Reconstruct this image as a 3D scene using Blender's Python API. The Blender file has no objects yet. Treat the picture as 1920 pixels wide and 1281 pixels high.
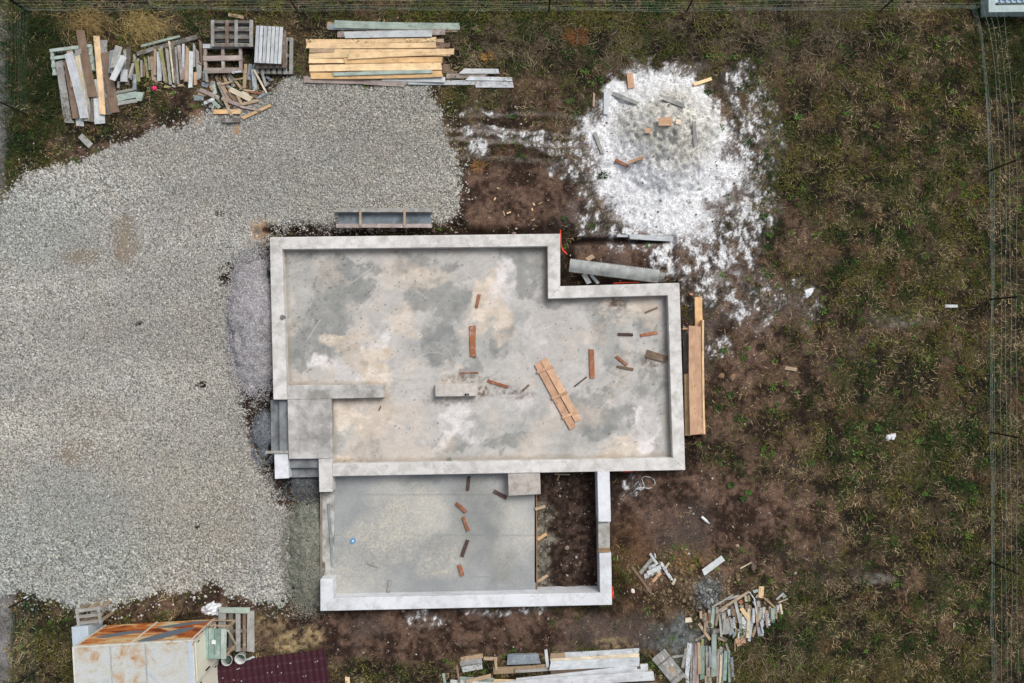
import bpy, bmesh, math, random
import numpy as np
from mathutils import Vector, Matrix

# ------------------------------------------------------------------ camera, sky, sun, exposure
scene = bpy.context.scene
CAM_H = 26.0            # drone height above the ground
PXM = 62.0              # photo pixels per metre on the ground
def setup_view():
    cam = bpy.data.cameras.new("camera")
    cam.sensor_width = 36.0
    cam.lens = 36.0 * CAM_H / (1920.0 / PXM)
    cam.clip_start = 0.1; cam.clip_end = 3000
    co = bpy.data.objects.new("camera", cam)
    co.location = (0, 0, CAM_H)
    scene.collection.objects.link(co)
    scene.camera = co
    w = bpy.data.worlds.new("World"); scene.world = w
    w.use_nodes = True
    nt = w.node_tree
    bg = nt.nodes["Background"]
    sky = nt.nodes.new("ShaderNodeTexSky")
    sky.sky_type = 'NISHITA'; sky.sun_disc = False
    sky.sun_elevation = math.radians(52); sky.sun_rotation = math.radians(40)
    sky.air_density = 1.0; sky.dust_density = 6.0; sky.ozone_density = 1.0
    hs = nt.nodes.new("ShaderNodeHueSaturation")
    hs.inputs['Saturation'].default_value = 0.42
    nt.links.new(sky.outputs[0], hs.inputs['Color'])
    nt.links.new(hs.outputs[0], bg.inputs[0])
    bg.inputs[1].default_value = 0.125
    sl = bpy.data.lights.new("sun", 'SUN')
    sl.energy = 1.4; sl.angle = math.radians(26); sl.color = (1.0, 0.96, 0.9)
    so = bpy.data.objects.new("sun", sl)
    el, az = math.radians(52), math.radians(40)
    d = Vector((math.sin(az) * math.cos(el), math.cos(az) * math.cos(el), math.sin(el)))
    so.rotation_euler = d.to_track_quat('Z', 'Y').to_euler()
    so.location = d * 60
    scene.collection.objects.link(so)
    scene.view_settings.view_transform = 'Standard'
    scene.view_settings.look = 'None'
    scene.view_settings.exposure = 0.22
    scene.view_settings.gamma = 1.0
setup_view()
ALB = 0.80              # photo colour (linear) -> base colour

rng = np.random.default_rng(11)
rnd = random.Random(5)

# ------------------------------------------------------------------ helpers
def lin(c, k=ALB):
    o = []
    for v in c[:3]:
        v = v / 255.0
        o.append((v / 12.92 if v <= 0.04045 else ((v + 0.055) / 1.055) ** 2.4) * k)
    return np.array(o)
def W(px, py, z=0.0):
    f = (CAM_H - z) / CAM_H
    return ((px - 960.0) / PXM * f, (640.5 - py) / PXM * f)
def link(o):
    scene.collection.objects.link(o); return o
def tag(o, label=None, cat=None, group=None, kind=None):
    if label: o["label"] = label
    if cat: o["category"] = cat
    if group: o["group"] = group
    if kind: o["kind"] = kind
    return o
def empty(name, loc, rz=0.0):
    o = bpy.data.objects.new(name, None)
    o.location = loc; o.rotation_euler = (0, 0, rz); o.empty_display_size = 0.2
    return link(o)
def mesh_obj(name, verts, faces, mat=None, parent=None, smooth=False):
    me = bpy.data.meshes.new(name)
    me.from_pydata([tuple(v) for v in verts], [], [tuple(f) for f in faces])
    me.validate(); me.update()
    if smooth:
        for p in me.polygons: p.use_smooth = True
    o = bpy.data.objects.new(name, me)
    if mat: me.materials.append(mat)
    if parent: o.parent = parent
    return link(o)
def big_mesh(name, verts, loops, starts, totals, cols=None, mat=None, smooth=False, parent=None):
    me = bpy.data.meshes.new(name)
    verts = np.ascontiguousarray(verts, dtype=np.float32)
    me.vertices.add(len(verts)); me.vertices.foreach_set("co", verts.ravel())
    me.loops.add(len(loops)); me.loops.foreach_set("vertex_index", np.ascontiguousarray(loops, dtype=np.int32))
    me.polygons.add(len(starts))
    me.polygons.foreach_set("loop_start", np.ascontiguousarray(starts, dtype=np.int32))
    try:
        me.polygons.foreach_set("loop_total", np.ascontiguousarray(totals, dtype=np.int32))
    except Exception:
        pass
    if cols is not None:
        a = me.color_attributes.new("col", 'FLOAT_COLOR', 'POINT')
        c4 = np.ones((len(verts), 4), dtype=np.float32); c4[:, :3] = cols
        a.data.foreach_set("color", c4.ravel())
    me.update(calc_edges=True)
    if not smooth:
        pass
    me.polygons.foreach_set("use_smooth", np.full(len(starts), smooth, dtype=bool))
    if mat: me.materials.append(mat)
    o = bpy.data.objects.new(name, me)
    if parent: o.parent = parent
    return link(o)
class MB:                     # collects simple solids into one mesh
    def __init__(s): s.v = []; s.f = []
    def box(s, x0, x1, y0, y1, z0, z1, M=None):
        b = len(s.v)
        p = [(x0,y0,z0),(x1,y0,z0),(x1,y1,z0),(x0,y1,z0),(x0,y0,z1),(x1,y0,z1),(x1,y1,z1),(x0,y1,z1)]
        s.v += [tuple(M @ Vector(q)) if M else q for q in p]
        s.f += [tuple(b+i for i in q) for q in ((3,2,1,0),(4,5,6,7),(0,1,5,4),(1,2,6,5),(2,3,7,6),(3,0,4,7))]
    def prism(s, poly, z0, z1):
        a = sum(poly[i][0]*poly[(i+1)%len(poly)][1]-poly[(i+1)%len(poly)][0]*poly[i][1] for i in range(len(poly)))
        if a < 0: poly = poly[::-1]
        b = len(s.v); n = len(poly)
        s.v += [(x, y, z0) for x, y in poly] + [(x, y, z1) for x, y in poly]
        s.f.append(tuple(b+n+i for i in range(n))); s.f.append(tuple(b+n-1-i for i in range(n)))
        for i in range(n):
            j = (i+1) % n
            s.f.append((b+i, b+j, b+n+j, b+n+i))
    def tube(s, pts, r, n=6, cap=True):
        pts = [Vector(p) for p in pts]; b = len(s.v)
        for i, p in enumerate(pts):
            t = (pts[min(i+1, len(pts)-1)] - pts[max(i-1, 0)]).normalized()
            u = t.orthogonal().normalized(); w = t.cross(u)
            rr = r[i] if isinstance(r, (list, tuple)) else r
            for k in range(n):
                a = 2*math.pi*k/n
                s.v.append(tuple(p + (u*math.cos(a)+w*math.sin(a))*rr))
        for i in range(len(pts)-1):
            for k in range(n):
                k2 = (k+1) % n
                s.f.append((b+i*n+k, b+i*n+k2, b+(i+1)*n+k2, b+(i+1)*n+k))
        if cap:
            s.f.append(tuple(b+n-1-k for k in range(n)))
            s.f.append(tuple(b+(len(pts)-1)*n+k for k in range(n)))
    def build(s, name, mat, parent=None, smooth=False):
        return mesh_obj(name, s.v, s.f, mat, parent, smooth)
# noise ------------------------------------------------------------
_T = np.random.default_rng(3).random((16, 256, 256)).astype(np.float32)
def vn(x, y, s=0):
    T = _T[s % 16]
    xi = np.floor(x).astype(np.int64); yi = np.floor(y).astype(np.int64)
    fx = (x - xi).astype(np.float32); fy = (y - yi).astype(np.float32)
    fx = fx*fx*(3-2*fx); fy = fy*fy*(3-2*fy)
    x0 = xi & 255; x1 = (xi+1) & 255; y0 = yi & 255; y1 = (yi+1) & 255
    return (T[y0,x0]*(1-fx)+T[y0,x1]*fx)*(1-fy)+(T[y1,x0]*(1-fx)+T[y1,x1]*fx)*fy
def fbm(x, y, sc, o=4, s=0, g=0.5):
    a = 1.0; t = 0; n = 0; f = 1.0/sc
    for i in range(o):
        t = t + a*vn(x*f+17.3*i, y*f-9.1*i, s+i); n += a; a *= g; f *= 2.03
    return t/n
def sstep(a, b, x):
    t = np.clip((x-a)/(b-a), 0, 1); return t*t*(3-2*t)
def sdpoly(px, py, poly):     # signed distance, negative inside
    d = np.full(px.shape, 1e9, dtype=np.float32); ins = np.zeros(px.shape, dtype=bool)
    n = len(poly)
    for i in range(n):
        ax, ay = poly[i]; bx, by = poly[(i+1) % n]
        ex, ey = bx-ax, by-ay
        t = np.clip(((px-ax)*ex+(py-ay)*ey)/(ex*ex+ey*ey+1e-9), 0, 1)
        d = np.minimum(d, (px-ax-t*ex)**2+(py-ay-t*ey)**2)
        if ay != by:
            c = ((ay > py) != (by > py)) & (px < (bx-ax)*(py-ay)/(by-ay)+ax)
            ins ^= c
    d = np.sqrt(d)
    return np.where(ins, -d, d)
def blob(px, py, L):          # max of soft ellipses (cx,cy,rx,ry,strength[,deg])
    m = np.zeros(px.shape, dtype=np.float32)
    for b in L:
        cx, cy, rx, ry, st = b[:5]
        a = math.radians(b[5]) if len(b) > 5 else 0
        dx, dy = px-cx, py-cy
        u = dx*math.cos(a)+dy*math.sin(a); v = -dx*math.sin(a)+dy*math.cos(a)
        q = np.sqrt((u/rx)**2+(v/ry)**2)
        m = np.maximum(m, st*(1-sstep(0.55, 1.35, q)))
    return m
def mix(a, b, t):
    return a*(1-t[..., None])+b*t[..., None]

# ------------------------------------------------------------------ materials
def new_mat(name, rough=0.9, metal=0.0):
    m = bpy.data.materials.new(name); m.use_nodes = True
    nt = m.node_tree; b = nt.nodes["Principled BSDF"]
    b.inputs['Roughness'].default_value = rough; b.inputs['Metallic'].default_value = metal
    b.inputs['Specular IOR Level'].default_value = 0.25
    return m, nt, b
def N(nt, t, **kw):
    n = nt.nodes.new(t)
    for k, v in kw.items(): setattr(n, k, v)
    return n
def noise_node(nt, scale, detail=4, coord='Object', vec=None, rough=0.6):
    n = N(nt, "ShaderNodeTexNoise"); n.inputs['Scale'].default_value = scale
    n.inputs['Detail'].default_value = detail; n.inputs['Roughness'].default_value = rough
    if vec is None:
        tc = N(nt, "ShaderNodeTexCoord"); vec = tc.outputs[coord]
    nt.links.new(vec, n.inputs['Vector']); return n
def ramp(nt, fac, stops):
    r = N(nt, "ShaderNodeValToRGB"); e = r.color_ramp.elements
    while len(e) < len(stops): e.new(0.5)
    for el, (p, c) in zip(e, stops):
        el.position = p
        el.color = (c, c, c, 1) if isinstance(c, (int, float)) else tuple(c)[:3]+(1,)
    nt.links.new(fac, r.inputs[0]); return r
def mixc(nt, mode, fac, a, b):
    n = N(nt, "ShaderNodeMix", data_type='RGBA', blend_type=mode)
    for sock, v in ((n.inputs[0], fac), (n.inputs[6], a), (n.inputs[7], b)):
        if hasattr(v, 'links'): nt.links.new(v, sock)
        elif isinstance(v, (int, float)): sock.default_value = v
        else: sock.default_value = tuple(v)[:3]+(1,)
    return n.outputs[2]
def bump(nt, b, h, strength, dist):
    n = N(nt, "ShaderNodeBump"); n.inputs['Strength'].default_value = strength; n.inputs['Distance'].default_value = dist
    nt.links.new(h, n.inputs['Height']); nt.links.new(n.outputs[0], b.inputs['Normal'])
def attr_mat(name, rough=0.95, nscale=25.0, lo=0.7, hi=1.3, bstr=0.6, bdist=0.03, spec=0.1):
    m, nt, b = new_mat(name, rough)
    b.inputs['Specular IOR Level'].default_value = spec
    a = N(nt, "ShaderNodeAttribute", attribute_name="col")
    if nscale:
        n = noise_node(nt, nscale, 5, rough=0.7)
        r = ramp(nt, n.outputs[0], [(0.3, lo), (0.7, hi)])
        c = mixc(nt, 'MULTIPLY', 1.0, a.outputs[0], r.outputs[0])
        nt.links.new(c, b.inputs['Base Color'])
        if bstr: bump(nt, b, n.outputs[0], bstr, bdist)
    else:
        nt.links.new(a.outputs[0], b.inputs['Base Color'])
    return m
def plain_mat(name, rgb, rough=0.8, metal=0.0, nscale=6.0, var=0.25, stain=None, stain_lo=0.55, stain_hi=0.7, bstr=0.2, k=ALB):
    m, nt, b = new_mat(name, rough, metal)
    c0 = lin(rgb, k)
    n = noise_node(nt, nscale, 6, rough=0.65)
    r = ramp(nt, n.outputs[0], [(0.3, tuple(c0*(1-var))), (0.7, tuple(np.minimum(c0*(1+var), 0.95)))])
    c = r.outputs[0]
    if stain is not None:
        n2 = noise_node(nt, nscale*0.37, 8, rough=0.7)
        f = ramp(nt, n2.outputs[0], [(stain_lo, 0.0), (stain_hi, 1.0)])
        c = mixc(nt, 'MIX', f.outputs[0], c, lin(stain, k))
    nt.links.new(c, b.inputs['Base Color'])
    if bstr: bump(nt, b, n.outputs[0], bstr, 0.01)
    return m
def wood_mat():
    m, nt, b = new_mat("wood", 0.85)
    oi = N(nt, "ShaderNodeObjectInfo"); tc = N(nt, "ShaderNodeTexCoord")
    off = N(nt, "ShaderNodeVectorMath", operation='ADD')
    mul = N(nt, "ShaderNodeMath", operation='MULTIPLY'); mul.inputs[1].default_value = 91.0
    nt.links.new(oi.outputs['Random'], mul.inputs[0])
    nt.links.new(tc.outputs['Object'], off.inputs[0]); nt.links.new(mul.outputs[0], off.inputs[1])
    mp = N(nt, "ShaderNodeMapping"); mp.inputs['Scale'].default_value = (.8, 16.0, 16.0)
    nt.links.new(off.outputs[0], mp.inputs['Vector'])
    g = noise_node(nt, 4.0, 6, vec=mp.outputs[0], rough=0.7)
    gr = ramp(nt, g.outputs[0], [(0.25, 0.55), (0.5, 1.0), (0.75, 1.2)])
    c = mixc(nt, 'MULTIPLY', 1.0, oi.outputs['Color'], gr.outputs[0])
    s = noise_node(nt, 2.6, 5, vec=off.outputs[0], rough=0.6)
    sr = ramp(nt, s.outputs[0], [(0.33, 0.68), (0.62, 1.1)])
    c = mixc(nt, 'MULTIPLY', 0.8, c, sr.outputs[0])
    # cement splashes, more of them the lower the object colour's alpha
    s2 = noise_node(nt, 5.0, 6, vec=off.outputs[0], rough=0.7)
    s2r = ramp(nt, s2.outputs[0], [(0.52, 0.0), (0.66, 1.0)])
    inv = N(nt, "ShaderNodeMath", operation='MULTIPLY_ADD'); inv.inputs[1].default_value = -1; inv.inputs[2].default_value = 1
    nt.links.new(oi.outputs['Alpha'], inv.inputs[0])
    f = N(nt, "ShaderNodeMath", operation='MULTIPLY')
    nt.links.new(s2r.outputs[0], f.inputs[0]); nt.links.new(inv.outputs[0], f.inputs[1])
    c = mixc(nt, 'MIX', f.outputs[0], c, lin((205, 206, 204)))
    v = N(nt, "ShaderNodeTexVoronoi"); v.inputs['Scale'].default_value = 1.0
    mp2 = N(nt, "ShaderNodeMapping"); mp2.inputs['Scale'].default_value = (3.2, 9.0, 3.0)
    nt.links.new(off.outputs[0], mp2.inputs['Vector']); nt.links.new(mp2.outputs[0], v.inputs['Vector'])
    vr = ramp(nt, v.outputs['Distance'], [(0.05, 0.45), (0.16, 1.0)])
    c = mixc(nt, 'MULTIPLY', 1.0, c, vr.outputs[0])
    nt.links.new(c, b.inputs['Base Color'])
    bump(nt, b, g.outputs[0], 0.35, 0.006)
    return m
MW = wood_mat()
M_ground = attr_mat("ground", nscale=20.0, lo=0.5, hi=1.55, bstr=0.8, bdist=0.03)
M_stone = attr_mat("gravel", nscale=0, rough=0.95)
M_blade = attr_mat("blades", nscale=0, rough=0.9)
M_slab = attr_mat("cement_screed", nscale=16.0, lo=0.9, hi=1.1, bstr=0.15, bdist=0.01, rough=0.75)

# ------------------------------------------------------------------ foundation plan (photo pixels of the wall tops, z = 0.5)
ZT = 0.5
def P(pts, z=ZT): return [W(x, y, z) for x, y in pts]
OUT_PX = [(505.4,444.8),(1050.4,438.4),(1050.4,536.8),(1273.9,530.4),(1284.8,881.7),(1143,883.3),(1147.5,1134.5),(600.5,1146),
          (598.6,896),(514.5,898.5),(507,850),(507,750),(512.4,749.6)]
OUT = P(OUT_PX)
MAIN_IN = P([(529,467.7),(1026.5,462),(1027.6,560.2),(1251.9,554),(1261.4,858.8),(623.4,869.8),(621,748),(719.4,745.7),(719.4,722),(537,722.6)])
GAR_IN = P([(624,893.4),(1120,885),(1125,1111.5),(625,1121.5)])
def gp(poly): return [(x*PXM+960, 640.5-y*PXM) for x, y in poly]      # world -> ground pixels
OUT_G = gp(OUT)
# ------------------------------------------------------------------ ground fields (functions of ground pixels)
GRAVEL = [(-60,470),(0,395),(15,375),(40,345),(75,315),(100,303),(150,300),(200,282),(240,270),(300,250),(345,235),(375,222),(420,208),
          (455,195),(500,172),(530,156),(560,152),(600,155),(680,160),(760,160),(800,165),(822,195),(830,235),(850,290),(868,330),(865,375),
          (845,400),(820,420),(640,424),(580,425),(530,432),(500,450),(480,472),(500,560),(508,700),(500,735),(472,750),(470,830),(495,870),
          (520,930),(548,960),(545,1100),(532,1132),(470,1128),(430,1112),(395,1090),(378,1092),(375,1106),(340,1110),(290,1120),(240,1131),(185,1141),
          (150,1146),(110,1131),(60,1116),(0,1108),(-60,1110)]
LIME = [(1145,160),(1180,140),(1240,130),(1300,150),(1330,190),(1355,250),(1350,290),(1380,310),(1405,345),(1350,360),(1340,400),(1310,440),
        (1270,445),(1220,430),(1180,410),(1150,385),(1130,345),(1135,310),(1120,280),(1105,250),(1085,238),(1110,224),(1135,215),(1140,180)]
LIMEF = [(1390,240,40,70,.62),(1400,310,50,50,.66),(1425,385,40,50,.6),(1380,420,75,70,.66),(1335,480,80,70,.74),(1250,480,32,60,.76),
         (1340,535,70,45,.62),(1100,310,60,40,.62),(1060,320,40,22,.55),(1010,262,130,9,.6),(960,248,100,7,.55),(885,255,18,12,.75),(892,280,30,16,.66),
         (920,214,60,6,.52),(1395,165,45,40,.56),(1405,130,25,20,.5),(1440,270,35,90,.48),(1410,570,70,70,.46),(1205,462,70,18,.62),
         (1300,640,30,30,.42),(1350,660,40,30,.4),(1030,280,60,8,.55),(800,1165,50,18,.55),(960,1145,120,10,.5),(1180,915,30,30,.42),(1240,398,130,70,.8),
         (1130,400,70,60,.47),(1225,550,25,25,.55),(1300,560,30,30,.5),(1262,130,90,14,.5),(1505,560,35,45,.5),(1500,612,12,12,.6)]
BARE = [(1420,700,140,230,.52),(1450,480,110,130,.5),(1460,1000,120,120,.6),(1560,640,90,60,.4),(1000,180,120,30,.4),(960,380,170,90,1),(930,270,110,80,.62),(1380,640,110,110,.72),(1310,960,190,90,1),(1200,960,70,100,1),(800,1185,400,55,1),(1200,1170,130,60,.8),
        (1330,760,50,130,.62),(330,260,110,45,.75),(200,280,80,18,.8),(1160,480,130,60,.95),(1320,500,100,90,.8),(1250,300,170,170,1),(1310,1100,110,60,.95),
        (430,1130,80,40,.8),(560,1180,90,40,.55),(360,190,60,50,.6),(1020,250,100,30,.55),(1430,960,90,70,.75),(1690,1090,60,30,.6),(1600,600,40,25,.4),
        (1700,610,60,20,.5),(520,930,40,60,1),(580,1010,40,100,1),(470,760,40,90,1),(600,430,100,14,1),(300,1150,60,18,.7),(1500,1000,60,60,.5),
        (1620,1060,50,30,.45),(1480,560,70,60,.5)]
MOUNDS = [(1258,255,115,115,1.0),(1235,345,110,90,0.18)]
DENTS = [(rnd.gauss(1262,45), rnd.gauss(255,45), rnd.uniform(2.2,4.5), rnd.uniform(-.9,.9)+1.5) for _ in range(90)]
def fields(px, py):
    F = {}
    x = px/PXM; y = py/PXM
    wx = (fbm(x, y, 0.8, 4, 1)-.5)*38; wy = (fbm(x, y, 0.8, 4, 6)-.5)*38
    F['n1'] = fbm(x, y, 1.6, 4, 2); F['n2'] = fbm(x, y, 0.42, 4, 5); F['n3'] = fbm(x, y, 0.11, 3, 9)
    sg = sdpoly(px+wx*.75, py+wy*.75, GRAVEL)
    F['gravel'] = 1-sstep(-7, 7, sg+(F['n3']-.5)*26)
    F['gsd'] = sg
    so = sdpoly(px, py, OUT_G); F['so'] = so
    F['bare'] = np.clip(blob(px+wx, py+wy, BARE), 0, 1)
    sl = sdpoly(px+wx*.9, py+wy*.9, LIME)
    ns = fbm(x*1.2+.25*y, y*.9-.3*x, 0.22, 6, 8, .78)
    core = 1-sstep(-14, 12, sl+(ns-.5)*70-5)
    fr = blob(px+wx*1.1, py+wy*1.1, LIMEF)
    v = fr+(ns-.5)*2.9
    fringe = sstep(.55, 1.02, v)*(.40+.55*sstep(.64, 1.0, v))*sstep(.08, .42, fr)
    F['dust'] = np.clip(sstep(.12, .75, fr)*sstep(.3, .62, ns)*.55, 0, 1)
    mud = sstep(.63, .70, fbm(x, y, .22, 5, 5, .7)+.10*blob(px, py, [(1350,370,60,60,1),(1330,450,60,40,.8)])-.03)
    core = core*(1-.85*mud*sstep(280, 380, py))
    F['lime'] = np.clip(np.maximum(core, fringe), 0, 1)*sstep(2, 9, so)
    # holes of bare soil inside the lime to the lower right
    hol = blob(px+wx, py+wy, [(1345,375,32,22,.8),(1395,370,25,40,.7),(1340,450,45,30,.6),(1360,520,40,30,.7)])
    F['lime'] = F['lime']*(1-np.clip(hol*1.2*sstep(.42, .62, F['n2']), 0, 1))
    return F
def ground_h(px, py, F=None):
    F = F or fields(px, py)
    h = (F['n1']-.5)*.05+(F['n2']-.5)*.05+(F['n3']-.5)*.025*(1-.5*F['gravel'])
    h = h+0.05*sstep(14, -14, F['gsd'])*1.0
    m = np.zeros(px.shape)
    for cx, cy, rx, ry, hh in MOUNDS:
        q = np.sqrt(((px-cx)/rx)**2+((py-cy)/ry)**2)
        m = m+hh*np.clip(1-q, 0, 1)**1.15
    x = px/PXM; y = py/PXM
    h = h+m*(0.9+.25*fbm(x, y, .5, 3, 3))+(m > .02)*(fbm(x, y, .13, 3, 4)-.5)*.10*np.clip(m*4, 0, 1)
    k = m > .04
    if k.any():
        qx, qy = px[k], py[k]; dd = np.zeros(qx.shape)
        for cx, cy, r, a in DENTS:
            dx, dy = qx-cx, qy-cy; u = dx*math.cos(a)+dy*math.sin(a); w_ = -dx*math.sin(a)+dy*math.cos(a)
            dd = np.maximum(dd, np.clip(1-(u/(r*1.9))**2-(w_/r)**2, 0, 1))
        h = np.array(h, dtype=np.float64); h[k] -= dd*.075
    h = h+F['lime']*(F['n3']-.4)*.045
    # cable trench and shallow pits by the house
    so = F['so']
    tr = sstep(34, 6, so+(F['n2']-.5)*26)*.30
    keep = 1-.75*blob(px, py, [(800,1175,420,60,1),(1300,900,200,90,.8),(1390,700,90,160,.8),(1200,1020,60,150,.9)])
    h = h-tr*keep*(so > -2)
    h = h-.22*np.clip(sstep(10, 0, np.abs(py-452-(F['n1']-.5)*10))*sstep(1050, 1075, px)*sstep(1265, 1245, px), 0, 1)
    h = h-.16*np.clip(sstep(9, 0, np.abs(px-1262))*sstep(430, 450, py)*sstep(560, 535, py), 0, 1)
    h = h+.22*blob(px, py, [(1310,1095,55,45,1)])*(.5+F['n2'])
    ins = so < -1
    h = np.where(ins, -.22+(F['n2']-.5)*.10+(F['n3']-.5)*.05, h)
    return h
def ground_c(px, py, F):
    n1, n2, n3 = F['n1'], F['n2'], F['n3']
    t = np.clip((n2-.32)*1.9+(n3-.5)*1.5, 0, 1)
    soil = mix(lin((50,38,32))[None], lin((114,92,79))[None], t)
    soil = mix(soil, lin((92,82,78))[None], sstep(.5, .72, n1)*.6)
    field = mix(lin((32,29,22))[None], lin((76,66,50))[None], np.clip((n2-.32)*1.8+(n3-.5)*1.8, 0, 1))
    bare = np.clip(F['bare']*1.3+(n2-.5)*.8, 0, 1)
    c = mix(field, soil, bare)
    warm = blob(px, py, [(1180,1060,50,90,.7),(860,1000,20,20,0)])
    c = mix(c, lin((104,76,52))[None], warm*n2*1.2)
    # clay crumbs, dried grey slurry, pale sand near the shed
    c = mix(c, lin((104,88,62))[None], blob(px, py, [(1305,1130,70,70,.7),(1280,1045,50,30,.6)])*np.clip(n3*1.6-.2, 0, 1))
    c = mix(c, mix(lin((70,78,80))[None], lin((122,130,130))[None], np.clip(n3*2.2-.6, 0, 1)), np.clip(blob(px+(n1-.5)*70, py+(n2-.5)*60, [(1275,1203,46,46,.95),(1322,1105,32,30,.7)])*(.4+n2*.9), 0, 1))
    c = mix(c, lin((170,150,112))[None], np.clip(blob(px, py, [(560,1200,50,22,.9,-15),(500,1170,40,20,.4),(1150,1205,40,10,.5)])*(n3*2.4-.6), 0, 1))
    c = mix(c, lin((134,134,134))[None], np.clip(blob(px+(n1-.5)*40+(n2-.5)*30, py, [(-10,200,28,190,1),(0,1190,26,110,1),(20,55,18,20,.8),(-14,390,26,40,.8)])*(n2*1.5+.1), 0, 1))
    c = mix(c, lin((150,148,140))[None], np.clip(blob(px, py, [(1640,1085,40,10,.5),(1690,600,60,14,.4)])*(n3*1.6-.2), 0, 1))
    # gravel bed between the stones
    gb = mix(lin((100,100,98))[None], lin((142,140,134))[None], np.clip(n3*1.4-.2, 0, 1))
    dust = np.clip(blob(px, py, [(60,560,60,16,.35),(330,640,50,60,.35),(290,920,60,30,.35),(640,330,90,20,.3),(180,690,90,14,.4),(380,730,60,20,.4),(235,450,30,50,1),(155,480,40,20,.7),(155,850,50,30,.8),(190,770,60,26,.7),(440,520,60,30,.35),(240,330,40,20,.4),(420,1000,60,80,.4)])*(n2*1.8-.15), 0, 1)
    gb = mix(gb, lin((140,130,116))[None], dust)
    c = mix(c, gb, np.clip(F['gravel'], 0, 1))
    c = mix(c, lin((182,150,116))[None], np.clip(blob(px, py, [(490,432,30,22,1,-30),(372,222,14,16,.7),(445,245,10,14,.9),(340,280,16,10,.5)])*(n3*2.2-.4), 0, 1))
    # lime and sand
    lime = mix(lin((202,205,209))[None], lin((238,240,243))[None], np.clip(n3*2.0-.35, 0, 1))
    sand = np.clip(blob(px, py, [(1262,245,78,80,1),(1190,235,45,40,.75),(1235,180,60,30,.35)])*(n2*1.3+.35), 0, 1)
    lime = mix(lime, mix(lin((162,161,156))[None], lin((212,210,200))[None], np.clip(n3*2.4-.7, 0, 1)), sand)
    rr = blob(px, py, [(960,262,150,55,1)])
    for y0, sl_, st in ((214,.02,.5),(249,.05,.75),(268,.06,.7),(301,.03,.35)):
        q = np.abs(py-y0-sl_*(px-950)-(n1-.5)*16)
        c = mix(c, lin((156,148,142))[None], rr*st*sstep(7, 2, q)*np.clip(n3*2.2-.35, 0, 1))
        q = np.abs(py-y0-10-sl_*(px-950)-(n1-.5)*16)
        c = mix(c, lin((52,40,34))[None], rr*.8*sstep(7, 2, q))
    c = mix(c, lin((150,146,144))[None], F['dust']*(F['so'] > 2))
    c = mix(c, lime, F['lime'])
    # damp dark soil in the trench and pits, the trench's deep shade painted in
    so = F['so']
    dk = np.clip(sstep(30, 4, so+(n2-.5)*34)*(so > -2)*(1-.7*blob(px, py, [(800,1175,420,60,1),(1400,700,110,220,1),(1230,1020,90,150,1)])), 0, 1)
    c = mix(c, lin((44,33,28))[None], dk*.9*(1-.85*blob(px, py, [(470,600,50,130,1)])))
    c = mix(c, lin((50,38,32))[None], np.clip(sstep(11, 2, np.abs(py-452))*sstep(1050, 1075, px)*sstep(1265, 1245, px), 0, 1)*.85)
    pits = blob(px, py, [(478,745,34,46,1),(500,800,14,50,.9),(565,925,55,34,1),(545,430,60,9,1),(700,436,120,7,.9),(425,515,16,24,1,20),(485,745,26,40,.95),(470,770,18,40,.8),(560,920,45,36,.9),(380,722,14,8,.9),(260,606,12,6,.8),(372,985,6,8,.9),(430,690,12,60,.35),
                         (412,402,12,6,.6),(345,1000,10,8,.5),(255,730,10,6,.5),(500,880,14,30,.7)])
    c = mix(c, lin((46,34,29))[None], np.clip(pits*(n3*3.0-.6), 0, 1))
    ins = so < -1
    inner = mix(lin((42,32,28))[None], lin((92,76,66))[None], np.clip((n3-.35)*2.2*(n2+.2), 0, 1))
    strip = sstep(1040, 1014, px+(n2-.5)*50)*sstep(930, 960, py)*ins
    inner = mix(inner, mix(lin((70,68,58))[None], lin((150,146,132))[None], np.clip(n3*2-.5, 0, 1)), strip)
    c = np.where(ins[..., None], inner, c)
    return c
def gz(px, py):
    a = np.array([px], dtype=np.float64); b = np.array([py], dtype=np.float64)
    return float(ground_h(a, b)[0])

# ------------------------------------------------------------------ ground sheet
def axis(lo, hi, st, far):
    core = np.arange(lo, hi+st/2, st); g = []
    d = st; p = hi
    while p < far: d *= 1.25; p += d; g.append(p)
    g = np.array(g)
    return np.concatenate([-(g-hi)[::-1]+lo, core, g])
def build_ground():
    xs = axis(-16.4, 16.4, 0.034, 900); ys = axis(-11.4, 11.4, 0.034, 900)
    X, Y = np.meshgrid(xs, ys); nx, ny = len(xs), len(ys)
    px = X.ravel()*PXM+960; py = 640.5-Y.ravel()*PXM
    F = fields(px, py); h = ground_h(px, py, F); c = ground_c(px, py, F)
    far = sstep(0, 5, np.maximum(np.abs(X.ravel())-17, np.abs(Y.ravel())-12))
    c = mix(c, lin((66,63,44))[None], far); h = h*(1-far)
    v = np.stack([X.ravel(), Y.ravel(), h], 1)
    i = (np.arange(ny-1)[:, None]*nx+np.arange(nx-1)[None]).ravel()
    q = np.stack([i, i+1, i+nx+1, i+nx], 1).ravel()
    n = len(i)
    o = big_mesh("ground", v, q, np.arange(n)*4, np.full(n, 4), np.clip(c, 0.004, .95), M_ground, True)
    tag(o, kind="structure")
build_ground()

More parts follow.
